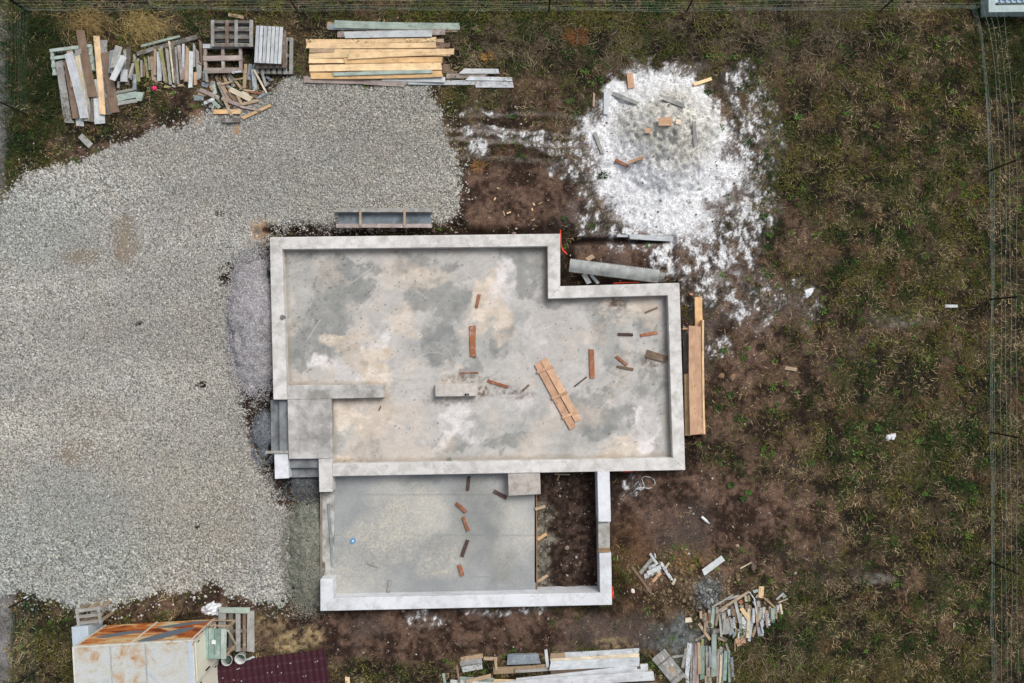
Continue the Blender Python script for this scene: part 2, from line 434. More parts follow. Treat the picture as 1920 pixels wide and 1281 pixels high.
# ------------------------------------------------------------------ house foundation
def concrete(name, rgb, dark, lo, hi, scale=2.2, k=ALB):
    m, nt, b = new_mat(name, 0.8)
    n = noise_node(nt, scale, 8, rough=0.62); n2 = noise_node(nt, 34.0, 4); n3 = noise_node(nt, 0.55, 3)
    c0 = lin(rgb, k)
    a = ramp(nt, n.outputs[0], [(lo, tuple(lin(dark, k))), (hi, tuple(c0))])
    r3 = ramp(nt, n3.outputs[0], [(0.35, 0.86), (0.65, 1.06)])
    c = mixc(nt, 'MULTIPLY', 1.0, a.outputs[0], r3.outputs[0])
    r2 = ramp(nt, n2.outputs[0], [(0.26, 0.5), (0.40, 1.0)])
    c = mixc(nt, 'MULTIPLY', 0.7, c, r2.outputs[0])
    n4 = noise_node(nt, 1.1, 7, rough=0.7)
    r4 = ramp(nt, n4.outputs[0], [(0.56, 0.0), (0.68, 0.55)])
    c = mixc(nt, 'MIX', r4.outputs[0], c, tuple(lin((dark[0]-26, dark[1]-28, dark[2]-30), k)))
    # thin cracks and trowel scratches
    v = N(nt, "ShaderNodeTexVoronoi", feature='DISTANCE_TO_EDGE'); v.inputs['Scale'].default_value = 0.55
    tc = N(nt, "ShaderNodeTexCoord"); wv = N(nt, "ShaderNodeVectorMath", operation='ADD')
    nw = noise_node(nt, 3.0, 5); nt.links.new(tc.outputs['Object'], wv.inputs[0]); nt.links.new(nw.outputs['Color'], wv.inputs[1])
    nt.links.new(wv.outputs[0], v.inputs['Vector'])
    vr = ramp(nt, v.outputs['Distance'], [(0.0, 0.55), (0.012, 1.0)])
    c = mixc(nt, 'MULTIPLY', 0.5, c, vr.outputs[0])
    nt.links.new(c, b.inputs['Base Color'])
    bump(nt, b, n2.outputs[0], 0.2, 0.006)
    return m
M_wall = concrete("wall_concrete", (223,222,220), (190,188,184), 0.34, 0.58, 3.4)
M_wallw = concrete("bright_concrete", (226,230,236), (204,206,210), 0.30, 0.52, 3.4)
M_land = concrete("landing_concrete", (208,207,206), (150,148,144), 0.36, 0.6, 1.6)
M_low = concrete("low_wall_concrete", (196,196,192), (140,136,130), 0.35, 0.6, 3.0)
M_step = concrete("step_concrete", (142,148,152), (104,106,108), 0.3, 0.6, 3.0)
M_block = concrete("block_concrete", (188,182,176), (158,150,144), 0.35, 0.6, 5.0)

SLAB_MARKS = dict(
  dark=[(640,540,60,55,.9,-20),(585,650,75,55,.7),(620,590,45,40,.75),(560,700,40,60,.35),(820,560,75,40,.8),(830,640,45,50,.7),(985,490,60,45,.85),(1000,540,45,30,.6),(760,490,150,22,.6),
        (545,480,60,20,.5),(940,640,30,40,.5),(1130,600,50,60,.45),(1120,770,75,55,.7),(1180,690,70,60,.5),(1190,610,60,50,.5),(1230,760,40,60,.45),(845,840,45,22,.8),(950,830,60,16,.7),(690,840,50,40,.45),(870,690,45,30,.55),(1165,470,80,30,0),(1060,560,60,14,.6),(1245,700,12,130,.4),(660,800,50,30,.3)],
  cream=[(665,650,85,26,.85,14),(690,690,60,24,.9,20),(925,575,42,70,.75),(640,780,30,50,.7),(700,770,55,60,.8),(760,600,50,55,.5),(1190,575,70,28,.7,10),(800,520,70,30,.6),(880,600,30,40,.5),(1080,640,30,50,.3),(720,730,14,30,.9),(650,860,60,10,.6),(1240,790,14,60,.4),(1150,840,60,18,.6),(840,700,30,60,.5),(960,700,70,20,.4)],
  white=[(1205,790,24,62,.85,12),(840,800,30,70,.7,20),(640,700,60,20,.7,25),(950,540,30,50,.6),(1000,640,60,60,.4),(1010,760,80,60,.4),(880,820,40,30,.6),(700,640,40,16,.6),(1090,580,80,40,.3),(830,760,70,24,.35)],
  dirt=[(1160,568,18,14,.8),(908,736,16,12,.95),(880,712,60,9,.5),(640,480,8,5,.7),(1222,680,26,16,.6),(850,750,60,9,.4),(945,735,60,14,.5),(1040,548,12,8,.3)])
def slab_obj(name, poly, z, bot, parent, garage=False):
    p = np.array(poly); st = 0.034
    xs = np.arange(p[:, 0].min()-.1, p[:, 0].max()+.1, st); ys = np.arange(p[:, 1].min()-.1, p[:, 1].max()+.1, st)
    X, Y = np.meshgrid(xs, ys); nx, ny = len(xs), len(ys)
    x, y = X.ravel(), Y.ravel()
    f = CAM_H/(CAM_H-z); px = x*PXM*f+960; py = 640.5-y*PXM*f
    a, b = px/PXM, py/PXM
    wx = (fbm(a, b, 1.0, 6, 1, .62)-.5)*70; wy = (fbm(a, b, 1.0, 6, 7, .62)-.5)*70
    n1 = fbm(a+wx*.01, b+wy*.01, 1.3, 5, 3, .6); n2 = fbm(a, b, .25, 4, 8, .65); n3 = fbm(a, b, .07, 2, 2)
    if not garage:
        c = mix(lin((170,170,167))[None], lin((208,204,200))[None], np.clip((n1-.34)*3, 0, 1))
        B = lambda k, g: np.clip(blob(px+wx, py+wy, SLAB_MARKS[k])*g, 0, 1)
        f1 = fbm(a*1.3+b*.5, b-a*.3, .5, 6, 9, .68)
        c = mix(c, mix(lin((122,127,127))[None], lin((152,153,149))[None], np.clip(n2*2-.5, 0, 1)), sstep(.30, .52, B('dark', .05+1.6*f1))*.78*(.7+.5*f1))
        c = mix(c, mix(lin((206,190,170))[None], lin((234,222,208))[None], np.clip(n2*2.4-.7, 0, 1)), sstep(.28, .62, B('cream', -.05+1.75*fbm(a, b*1.2, .45, 6, 11, .70)))*.8)
        c = mix(c, lin((228,224,224))[None], sstep(.26, .66, B('white', .0+1.7*fbm(a*1.1, b, .5, 6, 2, .70)))*.9)
        c = mix(c, lin((146,146,142))[None], (sstep(.54, .62, n1)*.40))
        c = mix(c, lin((222,206,190))[None], .6*sstep(.52, .70, fbm(a, b, .9, 5, 12, .62))*.55)
        sw = fbm(a+fbm(a, b, .9, 3, 2)*1.4, b*1.8+fbm(a, b, 1.1, 3, 4)*1.6, .22, 5, 5, .65)
        c = c*(1+(sw-.5)*.35)[:, None]
        c = mix(c, lin((92,70,54))[None], np.clip(blob(px+wx*.3, py+wy*.3, SLAB_MARKS['dirt'])*(n3*3-.9), 0, 1)*.85)
        edge = -sdpoly(x, y, poly)
        # footprints of dust, drag marks and fine trowel arcs
        g5 = np.random.default_rng(9)
        for q in range(26):
            cx, cy, rad = g5.uniform(560, 1230), g5.uniform(480, 850), g5.uniform(14, 60)
            a0, a1 = g5.uniform(-3, 3), g5.uniform(.5, 1.6)
            dx, dy = px-cx, py-cy; rr_ = np.sqrt(dx*dx+dy*dy); an = (np.arctan2(dy, dx)-a0) % 6.283
            c = mix(c, lin((224,219,214) if q % 3 else (120,116,112))[None], sstep(1.6, .4, np.abs(rr_-rad))*(an < a1)*.38*np.clip(n2*2-.4, 0, 1))
        for (x0_, y0_, x1_, y1_) in ((660,530,700,500),(575,640,600,600),(690,600,720,640),(780,545,800,560),(850,790,905,770),(1120,690,1180,720),(1010,600,1040,640)):
            t_ = np.clip(((px-x0_)*(x1_-x0_)+(py-y0_)*(y1_-y0_))/((x1_-x0_)**2+(y1_-y0_)**2), 0, 1)
            dd = np.hypot(px-x0_-t_*(x1_-x0_), py-y0_-t_*(y1_-y0_))
            c = mix(c, lin((222,217,212))[None], sstep(1.5, .4, dd)*.4)
        c = mix(c, lin((150,132,108))[None], sstep(.16, .0, edge+(n2-.5)*.2)*.45)
        g = np.random.default_rng(4)
        for q in range(420):
            cx, cy = g.integers(2, nx-2), g.integers(2, ny-2)
            if q % 2: cx, cy = int(np.clip(g.normal((600-960)/PXM-xs[0], 1.5)/st, 2, nx-3)) , int(g.uniform(.3, .95)*ny)
            c[cy*nx+cx] = c[cy*nx+cx]*g.uniform(.25, .6)
            if q % 9 == 0: c[cy*nx+cx+1] = c[cy*nx+cx+1]*.5
    else:
        c = mix(lin((146,150,152))[None], lin((180,182,181))[None], np.clip((n1-.3)*2.0, 0, 1))
        sp = blob(px+wx*1.2, py+wy*1.2, [(770,970,70,50,.9),(720,1010,70,40,.8),(820,1050,60,40,.7),(740,930,60,40,.5),(960,1000,40,80,.6),(680,1060,60,40,.5),(900,930,30,30,.4),(850,1000,40,60,.3),(640,1090,40,30,.6)])
        speck = sstep(.45, .65, vn(a*34, b*34, 4))
        c = mix(c, lin((206,200,184))[None], np.clip(sp*(.35+.75*speck)*(n2+.35), 0, 1)*.85)
        c = mix(c, lin((114,118,116))[None], np.clip(blob(px+wx, py+wy, [(890,980,50,90,.7),(880,900,120,14,.6),(940,1060,40,40,.6),(820,1020,60,20,.4)])*(.4+n2), 0, 1)*.7)
        for yy in (928, 1004, 1081):
            c = mix(c, lin((98,98,96))[None], sstep(1.6, .5, np.abs(py-yy-(n1-.5)*3))*sstep(.44, .58, n1)*.32)
    keepc = sdpoly(x, y, poly)
    i = (np.arange(ny-1)[:, None]*nx+np.arange(nx-1)[None]).ravel()
    ok = (keepc[i] < .03) | (keepc[i+nx+1] < .03) if not garage else (keepc[i+nx+1] < 0) & (keepc[i] < 0)
    i = i[ok]; n = len(i)
    q = np.stack([i, i+1, i+nx+1, i+nx], 1).ravel()
    used, inv = np.unique(q, return_inverse=True)
    zz = z+(n1-.5)*.006
    v = np.stack([x, y, zz], 1)[used]
    # closed underside so that the slab has thickness
    vb = np.array([(q_[0], q_[1], bot) for q_ in poly]+[(q_[0], q_[1], z-.012) for q_ in poly]); nb = len(v); m_ = len(poly)
    loops = list(inv); starts = list(np.arange(n)*4); totals = [4]*n
    for k in range(m_):
        k2 = (k+1) % m_
        starts.append(len(loops)); totals.append(4); loops += [nb+k, nb+k2, nb+m_+k2, nb+m_+k]
    starts.append(len(loops)); totals.append(m_); loops += [nb+k for k in range(m_)]
    cc = np.concatenate([c[used], np.tile(lin((150,148,144)), (2*m_, 1))])
    return big_mesh(name, np.concatenate([v, vb]), np.array(loops), np.array(starts), np.array(totals), np.clip(cc, .004, .95), M_slab, True, parent)

FZ = 0.2; GZ = 0.05
def build_foundation():
    cx, cy = 0.0, 0.0
    root = empty("house_foundation", (0, 0, 0))
    tag(root, "pale concrete house foundation with raised walls and two floor slabs amid the plot", "foundation")
    def part(name, quads, mat, z=ZT, bot=-.5, label=None):
        m = MB()
        for q in quads: m.prism(P(q, z), bot, z)
        o = m.build(name, mat, root)
        bv = o.modifiers.new("bevel", 'BEVEL'); bv.width = .012; bv.segments = 1; bv.limit_method = 'ANGLE'
        if label: o["label"] = label
        return o
    part("perimeter_wall", [
        [(505.4,444.8),(1050.4,438.4),(1026.5,462),(529,467.7)],
        [(1050.4,438.4),(1050.4,536.8),(1027.6,560.2),(1026.5,462)],
        [(1050.4,536.8),(1273.9,530.4),(1251.9,554),(1027.6,560.2)],
        [(1273.9,530.4),(1284.8,881.7),(1261.4,858.8),(1251.9,554)],
        [(623.4,869.8),(1261.4,858.8),(1284.8,881.7),(623.6,893.4)],
        [(505.4,444.8),(529,467.7),(537,722.6),(538.8,749.6),(512.4,749.6)]], M_wall)
    part("partition_wall", [[(537,722.6),(719.4,722),(719.4,745.7),(621,748),(538.8,749.6)]], M_land)
    part("landing", [[(538.8,749.8),(621,748.2),(623,860),(541,861)]], M_land, z=ZT-.002)
    part("garage_wall", [
        [(1119.7,884.4),(1143,883.8),(1145.5,978.5),(1122,979)],
        [(1123.5,1037),(1146,1036),(1147.5,1134.5),(1125,1111.5)],
        [(625,1121.5),(1125,1111.5),(1147.5,1134.5),(600.5,1146)],
        [(600.2,1086),(624.3,1085.5),(625,1121.5),(600.5,1146)]], M_wallw, bot=-.6)
    part("pier", [[(597,860.8),(623,860.3),(623.5,922.6),(598.6,923)]], M_wall)
    part("low_wall", [[(1121.4,979.5),(1143.4,979),(1143.6,1035),(1122,1035.5)]], M_low, z=.33, bot=-.6, label="low gap in the garage wall, bare grey concrete")
    part("low_wall", [[(603.5,923.5),(626,923),(626.5,1085),(603.5,1085.5)]], M_low, z=.12, label="low garage door sill streaked with mud")
    part("entrance_block", [[(952,887.4),(1012.5,886.3),(1014,927),(953.5,930)]], M_block, z=.47)
    part("pillar", [[(514,850.5),(539,850),(541.5,897),(515,898.5)]], M_wallw)
    st = empty("stair", (0, 0, 0)); st.parent = root
    for q, z in (([(507.3,751),(523.5,751),(524.5,847.3),(508.5,847.5)], .16), ([(523.5,750.5),(538.9,750.3),(540.8,847),(524.5,847.2)], .33)):
        m = MB(); m.prism(P(q, z), -.3, z); m.build("step", M_step, st)
    st = empty("stair", (0, 0, 0)); st.parent = root
    for q, z in (([(543,861.5),(596.8,860.5),(597.2,877),(543.5,877.5)], .33), ([(543.5,877.7),(597.2,877.2),(597.6,894.5),(544,895.5)], .16)):
        m = MB(); m.prism(P(q, z), -.3, z); m.build("step", M_step, st)
    slab_obj("floor_slab", MAIN_IN, FZ, -.15, root)
    slab_obj("garage_slab", P([(622,886),(953,878),(1003.5,878),(1004.5,1112),(622,1122)], GZ), GZ, -.18, root, True)
    m = MB(); m.prism(P([(815.5,720.5),(893.7,719.5),(894,743),(816,744)], FZ+.28), FZ-.02, FZ+.28)
    ped = m.build("pedestal", concrete("pedestal_concrete", (212,207,201), (194,187,181), 0.38, 0.6, 6.0), root)
    bv = ped.modifiers.new("bevel", 'BEVEL'); bv.width = .015
    m = MB(); x, y = W(873.5, 740, FZ+.29); m.tube([(x, y, FZ+.25), (x, y, FZ+.33)], .035, 10); m.box(x+.05, x+.09, y-.03, y+.03, FZ+.275, FZ+.30)
    m.build("pipe_stub", M_dark, ped)
    for px_, py_, z_, r_, h_ in ((530, 595, ZT, .07, .04), (843, 861, FZ, .05, .10)):
        m = MB(); x, y = W(px_, py_, z_)
        seg = [(x+math.cos(a)*r_, y+math.sin(a)*r_) for a in np.linspace(0, 2*math.pi, 15)[:-1]]
        m.tube([(x, y, z_-.1), (x, y, z_+h_)], r_, 14); m.tube([(x, y, z_+h_+.001), (x, y, z_+h_+.003)], r_*.7, 14)
        m.build("drain_pipe", M_pipe, root)
    # timber left in the concrete: edge form of the garage slab and the strip in the wall gap
    def wp(name, q, z, bot, col):
        m = MB(); m.prism(P(q, z), bot, z); o = m.build(name, MW, root); o.color = tuple(lin(col))+(1,); return o
    wp("edge_board", [(1004.6,929),(1006.6,929),(1008,1109),(1005.8,1109)], GZ+.02, -.2, (150,120,95))
    wp("edge_board", [(600.4,924),(602.6,924),(602.8,1085),(600.6,1085)], .22, -.2, (150,140,130))
    wp("gap_board", [(1121.8,1031.2),(1144,1030.8),(1144,1035),(1122,1035.6)], .52, .331, (160,130,100))
M_dark = plain_mat("dark_metal", (52,50,50), 0.6, var=.2)
M_pipe = plain_mat("grey_pipe", (120,122,120), 0.5)
build_foundation()

# ------------------------------------------------------------------ height field used to rest things on one another
HS = 0.02
HX0, HY0 = -16.2, -11.2
HNX, HNY = int(32.4/HS), int(22.4/HS)
def init_heights():
    gx = HX0+(np.arange(HNX)+.5)*HS; gy = HY0+(np.arange(HNY)+.5)*HS
    X, Y = np.meshgrid(gx[::2], gy[::2])
    px = X*PXM+960; py = 640.5-Y*PXM
    F = fields(px.ravel(), py.ravel())
    h = (ground_h(px.ravel(), py.ravel(), F)+F['gravel']*.03).reshape(X.shape)
    h = np.repeat(np.repeat(h, 2, 0), 2, 1)[:HNY, :HNX]
    X, Y = np.meshgrid(gx, gy)
    ins = sdpoly(X.ravel(), Y.ravel(), OUT).reshape(X.shape) < 0
    hole = sdpoly(X.ravel(), Y.ravel(), P([(1005,886),(1120,885),(1125,1111),(1006,1113)])).reshape(X.shape) < 0
    mi = sdpoly(X.ravel(), Y.ravel(), MAIN_IN).reshape(X.shape) < 0
    ga = sdpoly(X.ravel(), Y.ravel(), P([(624,893.4),(1005,888),(1006,1113),(625,1121.5)])).reshape(X.shape) < 0
    lw = sdpoly(X.ravel(), Y.ravel(), P([(603,924),(626,924),(626.5,1085),(603,1085)], .12)).reshape(X.shape) < 0
    h = np.where(ins & ~hole, ZT, h); h = np.where(mi, FZ, h); h = np.where(ga & ~hole, GZ, h); h = np.where(lw, .12, h)
    return h.astype(np.float32)
HG = init_heights()
def foot(cx, cy, ux, uy, L, w):
    r = 0.5*math.hypot(L, w)+.03
    i0, i1 = max(0, int((cx-r-HX0)/HS)), min(HNX, int((cx+r-HX0)/HS)+1)
    j0, j1 = max(0, int((cy-r-HY0)/HS)), min(HNY, int((cy+r-HY0)/HS)+1)
    if i1 <= i0 or j1 <= j0: return None
    X, Y = np.meshgrid(HX0+(np.arange(i0, i1)+.5)*HS-cx, HY0+(np.arange(j0, j1)+.5)*HS-cy)
    return (slice(j0, j1), slice(i0, i1)), X*ux+Y*uy, -X*uy+Y*ux
def plank_mesh(name, L, w, t, point=False, rough=1.0):
    n = 7; v = []; f = []
    by, bz = rnd.uniform(-1, 1)*L*.006*rough, rnd.uniform(-.3, 1)*L*.004*rough
    sk0, sk1 = rnd.uniform(-.12, .12)*w*rough, rnd.uniform(-.12, .12)*w*rough
    tp = 1+rnd.uniform(-.06, .06)*rough
    for i in range(n):
        s = i/(n-1); x = (s-.5)*L; e = 1-(2*s-1)**2
        ww = w*.5*(1+(tp-1)*(2*s-1))*(1+rnd.uniform(-.02, .02)*rough); yo = by*e; zo = bz*(1-e)
        if point and i == n-2: x = L*.5-min(w*1.0, L*.25)
        if point and i == n-1: yo += ww*.85; ww *= .15
        sk = sk0 if i == 0 else (sk1 if i == n-1 else 0)
        c = min(.006, t*.2)
        v += [(x-sk, yo-ww, zo), (x+sk, yo+ww, zo), (x+sk, yo+ww, zo+t-c), (x+sk, yo+ww-c, zo+t), (x-sk, yo-ww+c, zo+t), (x-sk, yo-ww, zo+t-c)]
    for i in range(n-1):
        for k in range(6):
            k2 = (k+1) % 6
            f.append((i*6+k, i*6+k2, (i+1)*6+k2, (i+1)*6+k)[::-1])
    f.append(tuple(range(6))[::1]); f.append(tuple((n-1)*6+5-k for k in range(6)))
    return v, f
COL = dict(p=((200,206,210),'pale white'), g=((160,160,156),'weathered grey'), d=((112,106,100),'dark grey'), b=((126,106,90),'brown'),
           t=((176,154,128),'tan'), o=((240,208,164),'fresh yellow'), O=((226,186,136),'amber'), y=((150,150,98),'mossy yellow green'), n=((138,164,154),'mint green'),
           k=((164,150,144),'pinkish grey'), u=((136,146,154),'blue grey'), c=((216,204,178),'cream'), r=((160,104,74),'rusty orange'), m=((86,66,60),'dark brown'),
           K=((212,172,140),'salmon pink'), q=((166,182,172),'pale green'))
def wcol(o, key, stain=None, jit=.13):
    c = lin(COL[key][0])*(1+rnd.uniform(-jit, jit))*np.array([1+rnd.uniform(-.02, .02), 1, 1+rnd.uniform(-.03, .03)])
    a = stain if stain is not None else (0.55 if key in 'gdpuk' else .75 if key == 'r' else .92)
    o.color = (c[0], c[1], c[2], a)
def place_plank(name, x1, y1, x2, y2, wpx, t, key, label=None, cat=None, group=None, point=False, stain=None, zmin=None, shrink=.8, rough=1.0, sink=0.0):
    z = 0.1 if zmin is None else zmin
    for it in range(3):
        ax, ay = W(x1, y1, z); bx, by = W(x2, y2, z)
        L = math.hypot(bx-ax, by-ay); ux, uy = (bx-ax)/L, (by-ay)/L
        cx, cy = (ax+bx)/2, (ay+by)/2; w = wpx/PXM*(CAM_H-z)/CAM_H*.95
        R = foot(cx, cy, ux, uy, L, w)
        za = zb = 0.0
        if R:
            sl, u, v = R
            ins = (np.abs(u) < L/2*.97) & (np.abs(v) < w/2*shrink)
            if ins.sum() > 2:
                h = HG[sl][ins]; uu = u[ins]/L
                pc = lambda s: float(np.quantile(h[s], .93)) if s.any() else float(h.mean())
                za = pc(uu < -.17); zb = pc(uu > .17); zm = pc(np.abs(uu) <= .17)
                if zm > (za+zb)/2:
                    dlt = zm-(za+zb)/2; za += dlt; zb += dlt
                mx = .30*L*.66
                if abs(zb-za) > mx:
                    if za < zb: za = zb-mx
                    else: zb = za-mx
        if zmin is not None: za = max(za, zmin); zb = max(zb, zmin)
        z = (za+zb)/2+t
    slope = (zb-za)/(.66*L)
    d = Vector((ux, uy, slope)).normalized(); yv = Vector((-uy, ux, 0)); zv = d.cross(yv)
    M = Matrix((d, yv, zv)).transposed().to_4x4(); M.translation = Vector((cx, cy, (za+zb)/2+.002-sink))
    v_, f_ = plank_mesh(name, L/max(d.xy.length, .5), w, t, point, rough)
    o = mesh_obj(name, v_, f_, MW); o.matrix_world = M
    if R:
        ins = (np.abs(u) < L/2) & (np.abs(v) < w/2)
        top = ((za+zb)/2+slope*u+t).astype(np.float32)
        a = HG[sl]; a[ins] = np.maximum(a[ins], top[ins])
    wcol(o, key, stain); tag(o, label, cat or name.replace("_", " "), group)
    return o
ORD = ['first','second','third','fourth','fifth','sixth','seventh','eighth','ninth','tenth','eleventh','twelfth','thirteenth','fourteenth','fifteenth',
       'sixteenth','seventeenth','eighteenth','nineteenth','twentieth','twenty-first','twenty-second','twenty-third','twenty-fourth']
def pile(items, off, sc, noun, where, group, axis='x', t=.03, cat=None):
    """items in stacking order, each (x1,y1,x2,y2,w,colour[,opts]); labels count the pieces of one colour along the pile"""
    by = {}
    for i, it in enumerate(items):
        opts = it[6] if len(it) > 6 else {}
        by.setdefault((it[5], opts.get('noun', noun)), []).append(i)
    labels = {}
    for (k, nn), ids in by.items():
        kk = (lambda i: (items[i][0]+items[i][2])/2) if axis == 'x' else (lambda i: (items[i][1]+items[i][3])/2)
        ids = sorted(ids, key=kk)
        w_ = nn.replace('_', ' ')
        for r, i in enumerate(ids):
            cw = COL[k][1]
            if len(ids) == 1: s = f"only {cw} {w_} {where}"
            elif r == len(ids)-1 and r > 1: s = f"{cw} {w_} {where}, last such " + ("to the right" if axis == 'x' else "at the bottom")
            else: s = f"{cw} {w_} {where}, {ORD[r]} such " + ("from the left" if axis == 'x' else "from the top")
            labels[i] = s
    for i, it in enumerate(items):
        x1, y1, x2, y2, w, k = it[:6]; o = dict(it[6]) if len(it) > 6 else {}
        nn = o.pop('noun', noun)
        lab = o.pop('label', labels[i])
        tt = o.pop('t', t)*(1+rnd.uniform(-.12, .12))
        place_plank(nn, off[0]+x1/sc, off[1]+y1/sc, off[0]+x2/sc, off[1]+y2/sc, w/sc, tt, k, lab, cat or nn.replace('_', ' '), group, **o)

# ------------------------------------------------------------------ timber at the top edge of the plot
SAWN = "sawn boards in the yellow timber stack"
timber = [  # zoomed coordinates (540,20) x4.174
 (125,540,615,550,50,'k'),(590,555,950,578,50,'k',dict(point=True)),(1210,482,1320,480,14,'b'),(1240,512,1570,503,40,'k',dict(point=True)),(940,562,1480,560,40,'p'),
 (1650,474,1340,474,42,'p',dict(point=True)),(1755,535,1390,533,32,'p',dict(point=True)),(1465,578,1762,580,52,'p',dict(stain=.2)),(740,528,1230,542,44,'p'),
 (1230,160,1330,158,18,'t'),(305,112,420,128,55,'t'),(318,130,1200,135,45,'u'),(365,108,1343,120,60,'q'),
 (385,185,1230,168,50,'k'),(440,190,1128,180,55,'p'),
 (1160,272,1268,270,40,'b'),(1125,236,1218,234,30,'t'),(1130,352,1268,350,30,'t'),(1100,445,1268,448,58,'b'),
 (170,300,1220,300,46,'b',dict(t=.1)),(165,380,1215,380,80,'b',dict(t=.1)),(165,470,1205,470,80,'b',dict(t=.1)),
 (140,238,1160,226,40,'o'),(144,274,1158,270,50,'o'),(168,313,420,310,36,'t'),(362,330,1268,328,66,'o'),(163,355,480,348,50,'o'),
 (163,392,700,390,46,'o'),(442,396,1206,384,52,'O'),(165,448,1202,438,66,'o'),(176,508,1208,498,58,'O'),(352,497,1130,478,30,'q'),(474,364,1299,318,54,'o')]
timber = [(q[0], q[1], q[2], q[3], q[4]*(.88 if q[5] in 'oO' else 1), *q[5:]) for q in timber]
pile(timber, (540,20), 4.174, "board", "in the timber stack by gravel", SAWN, 'y', .032)
# pallets -----------------------------------------------------------
def slat(parent, name, x0, y0, x1, y1, w, z0, t, key, stain=.55):
    """board between two local points, child of a pallet"""
    L = math.hypot(x1-x0, y1-y0)
    v, f = plank_mesh(name, L, w, t, rough=.5)
    o = mesh_obj(name, v, f, MW, parent)
    o.location = ((x0+x1)/2, (y0+y1)/2, z0); o.rotation_euler = (0, 0, math.atan2(y1-y0, x1-x0))
    wcol(o, key, stain)
    return o
def pallet(cx, cy, z, rot, L, Wd, nb, bw, key, label, up=True, tops=None, group="wooden pallets", base_key='d', bearers=3, tilt=(0, 0)):
    """boards run along local y (length L), bearers along local x (length Wd)"""
    wx, wy = W(cx, cy, z+.14)
    root = empty("pallet", (wx, wy, z), 0); root.rotation_euler = (tilt[0], tilt[1], math.radians(rot))
    tag(root, label, "pallet", group)
    zs = (0.0, .022, .118)
    for k in range(bearers):
        y = -L/2+.05+k*(L-.1)/(bearers-1)
        slat(root, "stringer", -Wd/2, y, Wd/2, y, .09, .022, .095, base_key)
    xs = tops if tops is not None else [(-Wd/2+bw/2+k*(Wd-bw)/(nb-1), bw, key) for k in range(nb)]
    for x, w, kk in xs:
        slat(root, "top_board", x, -L/2, x, L/2, w, .118, .022, kk)
    for k in range(3):
        x = -Wd/2+.06+k*(Wd-.12)/2
        slat(root, "bottom_board", x, -L/2, x, L/2, .1, 0, .022, base_key)
    raise_rect(wx, wy, math.radians(rot), Wd, L, z+.14)
    return root
def raise_rect(wx, wy, rz, sx, sy, top):
    R = foot(wx, wy, math.cos(rz), math.sin(rz), sx, sy)
    if R:
        sl, u, v = R; ins = (np.abs(u) < sx/2) & (np.abs(v) < sy/2)
        a = HG[sl]; a[ins] = np.maximum(a[ins], top)
def grp(x, y): return gz(x, y)
g0 = max(grp(510, 95), .02)
pallet(514, 104, g0, -1.0, 1.10, 1.12, 7, .105, 'g', "bottom pallet of the stack of three, its grey boards sticking out lowest")
pallet(508, 92, g0+.141, 0.5, 1.12, .88, 5, .10, 'b', "brown middle pallet of the stack of three, mostly covered")
pallet(503.5, 84, g0+.282, -3.0, 1.10, .80, 7, .098, 'p', "topmost slatted grey pallet of the stack of three")
slat_z = g0
pallet(435, 64, gz(435, 62)+.02, 90, 1.22, .80, 5, .13, 'g', "weathered pallet lying face down below the slatted one, wide boards across", bearers=3)
p_up = pallet(434.5, 62.5, gz(435, 62)+.17, 0, .80, 1.22, 4, .10, 'g', "grey open pallet with four upright slats at the grass edge",
              tops=[(-.58,.10,'g'),(-.145,.10,'b'),(.13,.10,'g'),(.58,.11,'g')], bearers=4)
pallet(417, 109, gz(417, 109)+.05, 91, 1.16, .84, 3, .13, 'k', "wooden pallet with three wide boards and rusty red corners beside the battens",
       tops=[(-.37,.16,'k'),(0,.15,'k'),(.37,.13,'p')], base_key='k')
pallet(134, 112, gz(134, 112)+.01, 97, 1.25, .80, 4, .10, 'q', "pale green pallet under the plank pile near the left fence", base_key='q')
# plank pile at the far left -----------------------------------------
PA = "planks piled on the pallet by the left fence"
left_pile = [ # (90,50) x6.742
 (225,1200,330,1205,34,'g'),(340,560,385,1245,105,'p'),(255,440,330,1150,84,'b'),(560,760,562,1205,58,'d'),(700,170,702,640,95,'g'),(625,660,655,1230,140,'p',dict(stain=.75)),
 (395,300,505,1190,88,'g'),(385,380,470,1180,66,'c',dict(stain=.3)),(268,310,310,760,60,'t'),(300,360,440,1145,112,'p'),(158,450,230,1190,100,'g'),(415,50,552,880,112,'b'),
 (705,640,770,1112,60,'d'),(600,110,700,1115,76,'o',dict(stain=.8)),(722,328,842,1085,112,'b'),
 (800,290,812,600,76,'u'),(852,320,856,640,40,'g'),(905,260,880,560,95,'g'),(970,290,960,620,56,'g'),(1016,255,1000,740,50,'d'),(962,540,955,695,90,'p'),(888,690,885,775,32,'g'),
 (992,398,850,700,82,'p'),(1065,490,1035,670,46,'g'),(1092,600,1090,800,50,'g'),
 (860,832,1090,796,36,'g'),(880,975,1122,935,50,'g'),(1108,880,1194,886,120,'q'),(872,905,1112,855,88,'q')]
pile(left_pile, (90,50), 6.742, "plank", "in the left plank pile", PA, 'x', .04)
